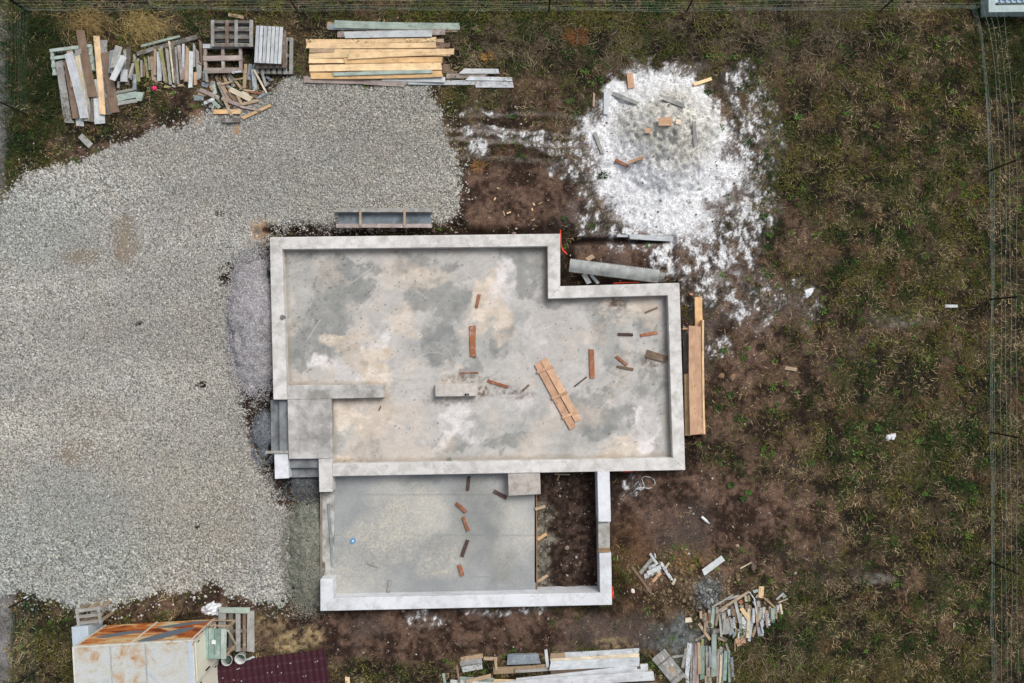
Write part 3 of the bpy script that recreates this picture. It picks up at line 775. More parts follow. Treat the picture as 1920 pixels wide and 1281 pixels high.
# row of battens -----------------------------------------------------
BA = "short battens in the row beside the pallets"
battens = [ # (240,60) x10.675
 (1385,90,180,440,95,'d',dict(noun='plank',t=.06)),(260,285,1030,85,52,'q',dict(noun='plank',t=.08,point=False)),
 (520,968,610,1012,45,'t'),(720,1090,810,1100,55,'y'),(1000,1065,1110,1070,50,'t'),(880,1075,945,1095,45,'g'),(620,1000,700,1035,25,'t'),
 (130,450,122,600,58,'g'),(205,530,160,700,52,'g'),(90,620,30,930,52,'g'),(265,900,268,565,46,'g'),(290,620,300,885,62,'b'),(392,915,340,510,52,'y',dict(point=True)),(430,760,412,480,44,'g',dict(point=True)),
 (168,560,198,980,78,'y'),(130,860,125,1150,60,'u'),
 (470,490,512,960,72,'t',dict(stain=.6)),(545,345,522,860,56,'t'),(592,370,560,915,36,'g'),(622,400,622,975,98,'p'),(680,300,720,960,40,'g'),(740,1000,655,340,74,'y',dict(stain=.6)),(718,980,690,620,36,'k'),
 (842,1050,778,320,60,'g',dict(point=True)),(900,1000,838,195,40,'c'),(945,1045,890,220,62,'d'),(1000,1040,950,300,42,'g'),(1005,240,1080,955,76,'k'),(1105,240,1110,760,52,'p'),(1130,700,1128,1000,50,'k'),(1168,1000,1172,265,66,'t',dict(point=True)),
 (1320,700,1318,215,46,'g',dict(point=True)),(1262,385,1245,1115,86,'p',dict(t=.05)),(1338,800,1345,1065,66,'K'),(1405,960,1385,330,66,'g',dict(point=True)),(1440,640,1440,940,56,'g'),(1480,630,1442,150,56,'b',dict(point=True)),
 (1510,800,1520,975,50,'g'),(1600,800,1605,1020,60,'g'),(1400,600,1480,650,30,'t')]
pile(battens, (240,60), 10.675, "batten", "in the row beside the pallets", BA, 'x', .045)
# scrap heap ---------------------------------------------------------
SC = "splintered offcuts in the scrap heap on the gravel edge"
scrap = [ # (350,120) x10.667
 (300,400,430,440,90,'u'),(200,520,340,545,70,'d'),(520,360,570,600,84,'q'),(440,410,505,330,42,'g'),(470,440,520,530,60,'t'),(590,400,560,180,45,'y'),(490,260,530,210,36,'g'),
 (1280,500,1265,230,60,'d'),(1240,320,1270,0,80,'u'),(1245,210,1385,0,50,'u'),(1350,530,1350,120,92,'p'),(1430,510,1418,400,30,'t'),(1510,170,1575,430,56,'g'),(1560,215,1695,315,56,'u',dict(point=True)),
 (145,680,335,680,108,'u'),(225,590,390,625,50,'t'),(345,790,555,690,66,'p'),(450,835,540,890,50,'u'),(535,800,510,945,32,'g'),(510,735,655,880,82,'q'),(600,700,730,830,50,'d'),
 (590,250,720,640,56,'b'),(735,220,870,560,62,'t'),(640,370,780,720,72,'g'),(790,180,905,420,72,'g'),(690,390,875,770,82,'t',dict(stain=.6)),(820,560,1000,780,62,'b'),(900,560,1065,800,60,'b'),(1000,620,1115,830,52,'t'),
 (900,170,1090,150,40,'p'),(1030,200,1000,260,40,'p'),(845,190,1100,500,50,'t'),(960,320,1160,270,36,'t'),(780,430,1050,570,60,'g'),(700,412,905,345,42,'t'),
 (1130,510,1340,560,50,'c'),(1230,560,1490,582,44,'r'),(1270,640,1410,665,62,'b'),(1100,560,1250,620,50,'c'),(855,505,1295,715,112,'c',dict(stain=.4)),
 (1180,0,1150,485,70,'t'),(1395,690,1625,585,42,'u'),(1365,140,1580,570,42,'c'),
 (265,515,645,680,88,'k',dict(t=.04)),(700,690,1085,835,76,'k'),(530,955,1085,960,96,'O',dict(stain=.7)),(735,690,905,1040,62,'t',dict(stain=.6)),
 (690,1125,1060,1127,96,'d',dict(t=.06)),(1110,810,1435,728,60,'t'),(1120,1085,1675,825,62,'O'),(1070,850,1490,935,46,'k')]
pile(scrap, (350,120), 10.667, "offcut", "in the scrap heap by pallets", SC, 'x', .028)
# loose bits near the top left ---------------------------------------
place_plank("offcut", 150, 254, 170, 274, 12, .05, 'g', "short grey board lying alone on bare soil above the gravel", "offcut")
place_plank("offcut", 428, 27, 457, 33, 7, .04, 't', "tan batten lying in the grass above the open pallet", "offcut")

# ------------------------------------------------------------------ timber at the bottom edge
ST = "boards in the stack at the bottom edge"
bottom = [ # (800,1180) x3.84
 (120,320,138,420,20,'q',dict(noun='batten')),(200,330,180,390,14,'b',dict(noun='batten')),
 (500,480,1640,470,150,'b',dict(t=.16)),(240,480,700,480,150,'b',dict(t=.12)),(170,384,660,380,40,'t'),(480,300,900,275,52,'t'),(1540,270,1560,265,40,'t'),(1590,310,1625,310,40,'t'),
 (640,305,900,290,20,'g'),(230,352,490,345,60,'q'),(480,362,700,352,66,'o'),
 (890,290,1535,250,80,'b',dict(t=.10)),(890,192,1000,188,36,'t',dict(t=.04)),(985,190,1530,158,44,'p',dict(stain=.7)),(890,226,1530,190,30,'c'),(888,262,1532,236,68,'p',dict(stain=.3)),(858,150,872,272,24,'p'),
 (648,345,1598,300,74,'p',dict(t=.05)),(500,388,1648,366,72,'p',dict(stain=.5)),(880,440,1660,428,80,'p'),(170,420,900,415,60,'p'),(580,222,812,215,72,'u',dict(t=.12)),
 (225,215,245,325,16,'b'),(410,212,508,214,25,'t'),(495,215,502,295,20,'t'),(245,218,405,192,34,'t'),(240,252,398,222,38,'g'),(255,292,400,265,44,'p'),(290,320,462,298,28,'t')]
pile(bottom, (800,1180), 3.84, "board", "in the bottom board stack", ST, 'y', .04)
RW = "long weathered boards laid side by side at the bottom right"
row = [ # (1200,1160) x9.6
 (1000,395,1190,290,52,'d'),(1190,190,1565,405,72,'d'),(1400,350,1520,410,30,'t'),(1060,95,1262,380,55,'t',dict(stain=.6)),(580,697,772,672,40,'g'),(832,540,768,890,56,'g'),
 (850,1040,872,1400,62,'p'),(895,450,842,1065,84,'p'),(950,460,920,1400,62,'g'),(988,460,962,1400,52,'k'),(1022,440,1032,1400,72,'k'),(1055,430,1072,1000,60,'t',dict(stain=.6)),(1120,370,1125,700,56,'y',dict(stain=.5)),
 (1190,1040,1195,1400,52,'t'),(1262,1060,1258,1400,72,'g'),(1128,490,1125,1100,82,'n'),(1200,490,1202,700,46,'g'),(1212,600,1232,1045,82,'k'),(1262,510,1268,860,50,'u'),
 (1470,515,1470,700,60,'g'),(1425,560,1398,1400,66,'k'),(1492,620,1482,1180,46,'g'),(1465,660,1430,1300,38,'c'),(1540,580,1524,1120,66,'n',dict(stain=.4)),(1600,570,1612,1150,46,'n'),(1560,460,1610,640,40,'g'),(1652,700,1672,1045,52,'u'),
 (1330,198,1332,1050,96,'q',dict(t=.06))]
pile(row, (1200,1160), 9.6, "plank", "in the lower right row", RW, 'x', .03)
FW = "firewood offcuts in the heap at the lower right"
fire = [ # (1280,1080) x8
 (660,350,855,305,36,'g'),(430,462,760,295,26,'g'),(350,560,330,835,42,'t'),(305,580,320,690,62,'d'),(270,530,275,640,40,'t'),(440,820,760,830,70,'d'),(720,760,740,880,84,'u'),
 (400,500,380,785,46,'g'),(395,560,402,680,26,'r'),(462,460,442,790,62,'q',dict(stain=.4)),(505,460,512,745,42,'g'),(522,560,506,752,34,'t'),(595,520,602,775,82,'d'),(620,560,612,770,62,'g'),(560,520,665,480,42,'p'),
 (690,640,722,775,86,'k'),(700,500,716,592,72,'p'),(668,650,640,875,110,'g'),(552,540,572,905,32,'g'),(720,640,752,765,50,'g'),(770,620,782,785,36,'p'),
 (740,450,760,600,50,'b'),(860,440,900,470,50,'g'),(860,380,892,420,62,'r'),(800,500,832,705,62,'t'),(956,300,962,385,62,'c'),(990,290,1000,380,30,'t'),(960,410,962,520,52,'b'),(1012,440,1010,530,52,'t'),(870,560,872,805,52,'g'),
 (792,380,862,705,50,'g'),(920,610,932,790,78,'p'),(935,800,955,935,66,'g'),(1002,500,970,925,52,'c'),(1135,380,1138,465,62,'g'),(1040,480,1062,700,50,'k'),(1070,480,1000,985,46,'p'),(1066,500,1066,705,42,'p'),
 (1110,740,1045,915,46,'t'),(1135,480,1142,650,52,'g'),(1180,480,1150,690,52,'g'),(1180,650,1200,770,50,'g'),(1222,470,1216,665,42,'p'),(1232,360,1232,430,32,'b'),(1275,340,1276,410,26,'b'),(1192,660,1196,765,42,'p'),
 (1252,640,1246,740,38,'g'),(1262,520,1266,560,42,'O'),(1275,570,1302,745,38,'p'),(1240,560,1275,775,30,'k'),(1310,460,1312,565,38,'c'),(1326,560,1326,685,42,'t'),(1365,610,1360,705,44,'n'),(1355,490,1350,645,62,'q'),(1400,500,1406,645,36,'t'),
 (1425,440,1436,545,42,'p'),(1460,420,1492,575,36,'c'),(1150,750,1180,905,90,'p',dict(stain=.8)),(1160,680,1215,860,26,'p'),(1100,440,1128,745,52,'t'),
 (1500,320,1545,290,60,'g'),(1408,355,1515,262,26,'p'),(1440,402,1578,345,16,'c'),(1215,322,1402,492,30,'t'),
 (1058,240,1135,222,46,'q'),(1100,330,1130,280,30,'g'),(1184,160,1174,332,82,'o'),(800,780,790,905,26,'t'),(846,800,845,935,42,'p'),(885,810,885,885,26,'t'),(786,980,785,1135,16,'t'),(820,1060,822,1120,14,'b'),(770,850,765,930,30,'u'),
 (1000,240,1086,362,20,'p'),(1084,355,1100,560,18,'p'),(1040,370,1082,445,14,'p'),(520,532,1002,243,42,'t',dict(stain=.4,noun='batten')),(884,490,988,640,66,'o'),
 (808,1012,935,940,128,'K',dict(noun='square_offcut',t=.02))]
pile(fire, (1280,1080), 8.0, "offcut", "in the firewood heap", FW, 'x', .035)
place_plank("offcut", 1285, 1164, 1297, 1162, 9.5, .035, 'c', "cream square block on cracked mud between the two plank piles", "offcut")
CL = "loose boards on the clods right of the garage"
clus = [ # (1170,1030) x12.8
 (190,415,690,1115,64,'b',dict(point=True)),(735,100,762,205,34,'p'),(672,235,388,582,86,'g'),(1085,330,980,480,52,'c'),(590,450,770,385,90,'p',dict(stain=.9)),(878,570,634,850,72,'K'),
 (870,500,490,660,116,'p'),(620,105,805,365,66,'p'),(885,425,570,590,116,'p',dict(stain=.8)),(890,330,1165,765,78,'p',dict(point=True,stain=.9)),(1240,705,1165,848,62,'c')]
pile(clus, (1170,1030), 12.8, "board", "in the splayed cluster", CL, 'x', .03)
place_plank("board", 1317, 1073, 1357, 1048, 12.5, .03, 'p', "short white board smeared with mud lying on the clods", "board", stain=.0)
place_plank("batten", 1388, 1066, 1409, 1055, 2.2, .02, 'c', "thin cream lath on bare brown soil", "batten")
place_plank("offcut", 651, 1270, 652, 1290, 9, .03, 'o', "fresh wooden block right of the dark red roof sheets", "offcut")

# ------------------------------------------------------------------ pieces lying on the slabs and around the house
def loose(items, nm, cat, group=None):
    for x1, y1, x2, y2, w, t, k, lab, *op in items:
        place_plank(nm, x1, y1, x2, y2, w, t, k, lab, cat, group, **(op[0] if op else {}))
loose([
 (899,552,893,577,6,.04,'r',"short rusty brown batten near the top middle of the large slab"),
 (886,611,887,669,12,.05,'r',"thick orange board standing out alone above the concrete pedestal",dict(stain=.35)),
 (1109,655,1111,709,10,.05,'r',"long orange batten right of the battened board panel"),
 (1159,626.8,1187,627.6,5.5,.04,'m',"dark brown batten lying level near the east wall"),
 (1201,629,1232,624,6,.04,'r',"orange batten level with a dark one near the east wall"),
 (1155,668,1176,685,5.5,.04,'r',"orange batten slanting above a dark twin near the east wall"),
 (1157,687,1188,693,5,.04,'b',"greyish brown batten below a slanting orange one near the east wall"),
 (1210,586.5,1233,577,3.5,.03,'b',"thin brown stick in the top right corner of the large slab"),
 (1212,663,1251,674,15,.04,'b',"wide muddy brown board touching the east wall",dict(stain=.8)),
 (862,700,897,699,3,.02,'r',"thin reddish lath just above the concrete pedestal"),
 (914,714,953,726,6,.03,'r',"brown batten slanting right of the concrete pedestal"),
 (980,733,992,722,4,.02,'b',"small brown chip between the pedestal and the board panel"),
 (1077,725,1100,707,2.6,.02,'m',"thin dark rod right of the board panel"),
 (710,770,714,762,2,.02,'m',"tiny dark splinter below the partition wall"),
], "batten", "batten", "pieces of wood left on the large slab")
loose([
 (879,894,877,920,6,.05,'m',"dark brown batten at the top of the garage slab"),
 (926,921,950,934,7,.05,'m',"dark batten with a pale side left of the entrance block"),
 (855,944,874,961,7,.05,'r',"orange brown batten, highest of the four in the garage column"),
 (868,970,878,996,6,.05,'r',"reddish batten with a white face, second down the garage column"),
 (877,1013,866,1044,7,.05,'m',"dark batten with a white face, third down the garage column"),
 (861,1060,867,1080,8,.05,'r',"short thick orange batten, lowest of the garage column"),
 (690,1055,711,1062,6,.04,'g',"grey split batten left of the middle of the garage slab"),
 (731,1089,728,1112,7,.04,'g',"grey batten near the front wall of the garage"),
 (615.5,945,623.5,1062,4.5,.05,'u',"long grey batten lying along the low garage sill"),
], "batten", "batten", "battens left on the garage slab")
loose([
 (1003,955,1022,950,6,.04,'t',"pale stake end at the slab edge, topmost of three"),
 (1008,1012,1025,1001,6,.04,'O',"orange stake end at the slab edge, middle of three"),
 (1008,1091,1027,1079,6,.04,'t',"grey tan stake end at the slab edge, lowest of three"),
 (1040,889.5,1069,890,2.5,.02,'t',"thin lath along the wall in the dirt pit"),
 (1045,901,1049,890,2.5,.02,'t',"short lath meeting another at the top of the dirt pit"),
], "stake", "stake", "wooden stakes in the unfinished garage pit")
loose([
 (1181,137,1184,165,13,.04,'K',"pinkish board at the top rim of the white lime pile"),
 (1299,160,1335,146,6.5,.05,'o',"fresh yellow batten on the upper right of the lime pile"),
 (1137,172,1136,215,10,.05,'p',"white board upright in view on the left rim of the lime pile"),
 (1114,175,1113,200,4,.03,'t',"thin tan stick in the grass left of the lime pile"),
 (1150,173,1195,196,8,.04,'g',"half buried grey board in the upper left of the lime pile"),
 (1246,183,1282,200,9,.05,'g',"grey board near the top of the lime pile",dict(stain=.2)),
 (1236,227.5,1260,228.5,16,.05,'K',"pinkish brick shaped block in the middle of the lime pile"),
 (1266,228,1277,229,10,.04,'c',"small cream block beside the pinkish one on the lime pile",dict(stain=.3)),
 (1211,245,1220,246,10,.05,'K',"tiny square pinkish block on the lime pile"),
 (1300,229,1305,272,7.5,.05,'g',"grey board standing on the right of the lime pile",dict(stain=.3)),
 (1115,249,1130,288,7,.04,'g',"grey board on the lower left rim of the lime pile"),
 (1155,299,1178,313,6,.05,'r',"rusty batten on the lower left of the lime pile"),
 (1180,304,1207,295,6,.05,'K',"salmon batten next to the rusty one on the lime pile"),
], "board", "board", "pieces of wood on the lime pile")
loose([
 (1772,574,1796,574.5,6,.03,'p',"short white board in the grass near the right fence"),
 (1472,690,1494,693.5,7,.04,'t',"small tan board in the grass right of the house"),
 (498,848.5,540,847.5,5,.06,'g',"grey board wedged between the side steps and the white pillar",dict(zmin=.3)),
 (1157,442,1190,443,5,.04,'p',"narrow white strip at the left end of the white trough board"),
 (1180,444,1262,448,10,.05,'p',"long white board in the ditch below the lime pile"),
 (1100,487,1113,480,9,.03,'t',"tan offcut above the left end of the curved grey sheet"),
 (1094,513,1105,531,10,.03,'p',"grey white offcut under the curved sheet, nearer the wall corner"),
 (1107,515,1122,531,6,.03,'p',"pale narrow offcut under the curved sheet, further from the corner"),
], "board", "board")
for i, (x, y, a, L) in enumerate([(934,353,20,5),(928,373,-60,6),(945,400,70,9),(954,399,-20,8),(972,404,85,5),(1001,383,55,5),(1013,381,-25,9),(998,393,80,5),(1000,412,-30,7)]):
    dx, dy = math.cos(math.radians(a))*L/2, math.sin(math.radians(a))*L/2
    place_plank("wood_chip", x-dx, y-dy, x+dx, y+dy, 2.6, .015, 'o' if i % 2 else 't', "small pale wood chip scattered on bare soil above the house", "wood chip", "wood chips on the bare soil above the house")
# battened board panel on the slab
def panel():
    cx, cy = W(1047, 738, FZ+.03)
    root = empty("battened_hatch", (cx, cy, FZ), -math.atan2(805-672, 1085-1011.0))
    tag(root, "salmon coloured panel of two boards joined by three battens on the slab", "hatch")
    for y, x0, x1, w, k in ((.11,-1.10,1.12,.212,'K'),(-.11,-1.12,1.0,.212,'K')):
        o = slat(root, "plank", x0, y*(-1), x1, y*(-1)*1.1, w, .03, .03, k, .95)
    for x in (-.83, .06, .72):
        slat(root, "cleat", x-.03, -.25, x+.03, .25, .08, .06, .03, 'K', .9)
        slat(root, "runner", x-.03, -.22, x+.03, .22, .06, .003, .027, 'b', .9)
panel()
# wooden hatch at the lower right
def hatch():
    z = gz(1253, 1252)+.05
    cx, cy = W(1254, 1251, z)
    root = empty("wooden_hatch", (cx, cy, z), -math.radians(51))
    tag(root, "rectangular grey wooden hatch with two cross battens beside the plank row", "wooden hatch")
    for k in range(3): slat(root, "plank", -.52, (k-1)*.165, .52, (k-1)*.165, .162, 0, .025, 'g', .0)
    for x in (-.24, .36): slat(root, "cleat", x, -.24, x, .24, .05, .026, .02, 'd', .5)
    slat(root, "patch_board", .0, .03, .19, .03, .15, .026, .012, 't', .9)
hatch()
# formwork boards along the east wall
loose([
 (1309,557,1312,815,15,.06,'O',"upright yellow formwork board sticking out above the wide one by the east wall"),
 (1285,616,1289,812,12,.05,'d',"dark formwork board in shade between the east wall and the wide board"),
 (1288,701,1290,817,10,.14,'o',"short yellow formwork board at the lower end by the east wall"),
 (1318,600,1321,814,4,.2,'o',"narrow fresh edge board along the outer side of the wide board"),
 (1303.5,611.5,1306.5,814.5,26,.05,'K',"wide salmon formwork board lying along the east wall",dict(zmin=.2)),
 (1282,616.5,1292,616,3.5,.2,'O',"small fresh cleat at the top of the dark formwork board"),
], "formwork_board", "formwork board", "formwork boards along the east wall", )

# ------------------------------------------------------------------ trough, curved sheet, shed, sheets, buckets, bags
def trough():
    g = gz(722, 410)+.02
    root = empty("formwork_trough", (*W(722, 411, g), g), math.radians(0.0))
    tag(root, "grey U-shaped formwork trough with two wooden braces above the north wall", "formwork trough")
    m_in = plain_mat("grey_planed_wood", (122,134,142), .8, var=.22, nscale=5, stain=(80,84,86), stain_lo=.5, stain_hi=.75)
    L = 1.40
    m = MB(); m.box(-L, L, -.17, .17, 0, .03); m.build("base_board", m_in, root)
    for s in (1, -1):
        m = MB(); m.box(-L-.03, L+.03, s*.205-.035, s*.205+.035, .0, .22)
        m.box(-L-.03, L+.03, s*.24-.05 if s < 0 else .18, s*.24+.05 if s > 0 else -.18, .221, .25)
        o = m.build("side_board", MW, root); wcol(o, 'k' if s < 0 else 'g', .3)
    for x in (-.70, .62):
        o = slat(root, "brace", x, -.24, x, .26, .07, .251, .04, 't', .7)
trough()
def curved_sheet():
    a = W(1068, 497, .3); b = W(1236, 518, .3)
    cx, cy = (a[0]+b[0])/2, (a[1]+b[1])/2; L = math.hypot(b[0]-a[0], b[1]-a[1])
    m, nt, bs = new_mat("ribbed_grey_sheet", .6)
    n = noise_node(nt, 4, 6)
    r = ramp(nt, n.outputs[0], [(.35, tuple(lin((136,140,140)))), (.65, tuple(lin((176,180,178))))])
    nt.links.new(r.outputs[0], bs.inputs['Base Color'])
    v = []; f = []; nx, ny = 88, 10; Wd = .36
    for i in range(nx+1):
        x = (i/nx-.5)*L; rib = .028 if i % 2 else 0
        for j in range(ny+1):
            s = j/ny*2-1
            v.append((x, s*(Wd/2+(rib*1.1 if j in (0, ny) else 0)), .07*(1-s*s)+(rib*.12 if 2 < j < 8 else 0)))
    for i in range(nx):
        for j in range(ny):
            q = i*(ny+1)+j; f.append((q, q+ny+1, q+ny+2, q+1))
    g = gz(1150, 505)
    o = mesh_obj("curved_sheet", v, f, m); o.location = (cx, cy, max(g+.12, .22)); o.rotation_euler = (0.12, 0, math.atan2(b[1]-a[1], b[0]-a[0]))
    sm = o.modifiers.new("thickness", 'SOLIDIFY'); sm.thickness = .008
    tag(o, "curved ribbed grey sheet with serrated edges lying in the corner by the step wall", "curved sheet")
curved_sheet()
def rust_mat(name, base, stops, sx, sy, wob, lo=.4, hi=.6):
    m, nt, b = new_mat(name, .75)
    tc = N(nt, "ShaderNodeTexCoord"); mp = N(nt, "ShaderNodeMapping"); mp.inputs['Scale'].default_value = (sx, sy, sx if sx > 1 else sx*2.4)
    nt.links.new(tc.outputs['Object'], mp.inputs['Vector'])
    n = noise_node(nt, 1.0, 5, vec=mp.outputs[0], rough=.55); n.inputs['Distortion'].default_value = wob
    r = ramp(nt, n.outputs[0], [(p, tuple(lin(c))) for p, c in stops])
    n2 = noise_node(nt, 28, 4)
    r2 = ramp(nt, n2.outputs[0], [(.3, .8), (.7, 1.12)])
    c = mixc(nt, 'MULTIPLY', 1.0, r.outputs[0], r2.outputs[0])
    nt.links.new(c, b.inputs['Base Color'])
    return m
SH = 1.9
def shed():
    z = SH
    A = W(135.5, 1213, z); B = W(362, 1200, z)
    L = math.hypot(B[0]-A[0], B[1]-A[1]); rz = math.atan2(B[1]-A[1], B[0]-A[0])
    root = empty("metal_shed", (A[0], A[1], 0), rz)
    tag(root, "rusty white metal site cabin with patched roof at the bottom left", "shed")
    D = 2.6
    m_roof = rust_mat("rusty_white_roof", None, [(.29,(158,106,70)),(.37,(190,166,140)),(.45,(194,194,186)),(.58,(200,204,204)),(.75,(178,186,190))], 2.3, 2.3, .6)
    m_rust = rust_mat("painted_rusty_wall", None, [(.28,(80,44,26)),(.38,(150,76,36)),(.47,(196,112,56)),(.53,(216,164,104)),(.60,(222,202,160)),(.8,(224,208,172))], .75, .75, 1.6)
    m_white = plain_mat("cream_door_paint", (236,234,216), .5, var=.06, nscale=3, stain=(200,180,140), stain_lo=.62, stain_hi=.75)
    m_blue = plain_mat("pale_blue_sheet", (188,202,214), .6, var=.12, nscale=4)
    m_rim = plain_mat("pale_rim", (214,214,204), .6, var=.15, nscale=8, stain=(150,110,70), stain_lo=.58, stain_hi=.7)
    h = z-.04
    m = MB()
    m.box(.04, L-.02, -.05, -.02, .02, h); m.box(.04, L-.02, -D, -D+.03, .02, h); m.box(.04, .07, -D+.03, -.05, .02, h)
    m.build("north_wall", m_rust, root)
    m = MB(); m.box(L-.05, L-.02, -D+.03, -.05, .02, h); m.build("east_wall", m_white, root)
    m_bp = plain_mat("grey_blue_paint", (112,122,132), .6, var=.08, nscale=5)
    def lens(x0, z0, x1, z1, hw, sk):
        pts = []; n = 16
        for i in range(n+1): t = i/n; pts.append((x0+(x1-x0)*t, z0+(z1-z0)*t+hw*math.sin(math.pi*t)**.8*(1+sk*math.sin(7*t))))
        for i in range(n-1, 0, -1): t = i/n; pts.append((x0+(x1-x0)*t, z0+(z1-z0)*t-hw*.8*math.sin(math.pi*t)**.7*(1-sk*math.sin(5*t+1))))
        v = [(x, -.0195, zz) for x, zz in pts]+[(x, -.0165, zz) for x, zz in pts]; k = len(pts)
        f = [tuple(range(k)), tuple(range(2*k-1, k-1, -1))]+[(i, k+i, k+(i+1) % k, (i+1) % k) for i in range(k)]
        mesh_obj("paint_patch", v, f, m_bp, root)
    lens(.22, 1.10, 1.54, .80, .20, .25); lens(1.70, 1.66, 3.05, .78, .38, .12); lens(1.78, .52, 3.26, .22, .17, .3)
    # painted sheet stiffeners on the north wall
    m = MB()
    for x in (.06, 1.62, L-.06): m.box(x-.02, x+.02, -.0195, .012, .05, h)
    m.build("wall_post", m_rim, root)
    # doors in the east wall
    for y0, y1 in ((-1.22,-.12),(-2.45,-1.30)):
        m = MB(); m.box(L-.0195, L+.012, y0, y1, .08, h-.08); d = m.build("door", m_white, root)
        m = MB(); m.box(L+.013, L+.05, y0+.06, y0+.09, .85, 1.15); m.build("handle", M_dark, d)
        for zz in (.3, 1.5):
            m = MB(); m.box(L+.013, L+.03, y1-.05, y1-.02, zz, zz+.12); m.build("hinge", M_dark, d)
    m = MB(); m.box(L-.0195, L+.02, -1.285, -1.235, .05, h-.02); m.box(L-.0195, L+.02, -.105, -.055, .05, h-.02)
    m.build("door_post", m_rim, root)
    # roof: three sheets with raised seams and a rim
    xs = (.05, 1.06, 2.04, L-.03)
    for k in range(3):
        m = MB(); m.box(xs[k]+.005, xs[k+1]-.005, -D-.05, -.03, h+.002, h+.03); m.build("roof_sheet", m_roof, root)
    m = MB()
    for x in xs[1:3]: m.box(x-.02, x+.02, -D-.05, -.035, h+.031, h+.042)
    m.build("roof_seam", plain_mat("seam_grey", (168,172,172), .6, var=.2), root)
    m = MB(); m.box(-.005, L, -.03, .0, h-.06, h+.045); m.box(L-.03, L+.0, -D-.05, -.032, h-.06, h+.045); m.box(-.005, .05, -D-.05, -.032, h-.06, h+.045)
    m.build("roof_rim", m_rim, root)
    m = MB(); m.box(L-.16, L-.031, -D-.04, -.04, h+.032, h+.04); m.build("roof_patch", m_blue, root)
    # long pale blue bin beside the west wall, timber frame behind it
    r3 = empty("storage_bin", (A[0], A[1], 0), rz); tag(r3, "long pale blue metal bin beside the west wall of the rusty cabin", "bin")
    m = MB(); m.box(-.50, -.05, -2.4, .23, .0, .86); m.build("body", m_blue, r3)
    m = MB(); m.box(-.52, -.04, -2.42, -1.1, .861, .90); m.box(-.52, -.04, -1.09, .25, .861, .90); m.build("lid", m_blue, r3)
    r2 = empty("timber_frame", (A[0]-.12, A[1]+.36, 0), rz+math.radians(4))
    tag(r2, "rough open timber frame behind the corner of the rusty cabin", "timber frame")
    for x in (-.28, .02, .36):
        for y in (-.05, .32):
            o = MB(); o.box(x-.035, x+.035, y-.035, y+.035, 0, .70); q = o.build("upright", MW, r2); wcol(q, 't', .7)
    for y, zz in ((-.05,.70),(.32,.70),(.14,.70)):
        o = MB(); o.box(-.34, .42, y-.045, y+.045, zz+.001, zz+.05); q = o.build("rail", MW, r2); wcol(q, 'g', .7)
    for x in (-.28, .36):
        o = MB(); o.box(x-.04, x+.04, -.12, .40, .752, .79); q = o.build("cross_rail", MW, r2); wcol(q, 'g', .7)
    return A, B, rz
shed()
def crate():
    root = empty("wooden_crate", (*W(424, 1185, 0), 0), math.radians(-1))
    tag(root, "tall open wooden crate with mint green boards on top against the cabin doors", "crate")
    h = 1.0; w, d = .70, .86
    for k in range(4):
        slat(root, "top_board", -w/2+.085+k*.176, -d/2, -w/2+.085+k*.176, d/2, .165, h, .03, 'n' if k < 3 else 'q', .35)
    for x in (-w/2+.05, w/2-.05):
        for y in (-d/2+.05, d/2-.05):
            m = MB(); m.box(x-.03, x+.03, y-.03, y+.03, 0, h-.001); o = m.build("leg", MW, root); wcol(o, 't', .9)
    for z in (.25, .72):
        for y in (-d/2-.012, d/2-.012):
            m = MB(); m.box(-w/2, w/2, y, y+.024, z-.03, z+.03); o = m.build("rail", MW, root); wcol(o, 't', .9)
    m = MB(); m.box(-.02, .02, -.5, .5, -.02, .02); o = m.build("brace", MW, root); o.location = (w/2-.01, 0, .5); o.rotation_euler = (math.radians(48), 0, 0); wcol(o, 'c', .9)
    m = MB(); m.prism([(-.06,-.05),(.05,-.06),(.07,.04),(.0,.08),(-.05,.05)], h+.031, h+.034)
    o = m.build("paper_scrap", plain_mat("white_paper", (228,228,232), .8, var=.05)); o.location = root.location+Vector((-.02, .05, 0))
    tag(o, "white scrap of paper lying on the green crate boards", "paper")
crate()
pallet(443, 1184, gz(443, 1184)+.02, 0, 1.22, 1.02, 5, .15, 'k', "brown grey pallet on the ground right of the green crate",
       tops=[(-.43,.22,'g'),(-.17,.13,'d'),(.05,.14,'g'),(.24,.10,'b'),(.43,.22,'g')], base_key='d')
place_plank("board", 414, 1141, 471, 1142, 11, .04, 'q', "pale green board lying above the pallet near the cabin", "board", "")
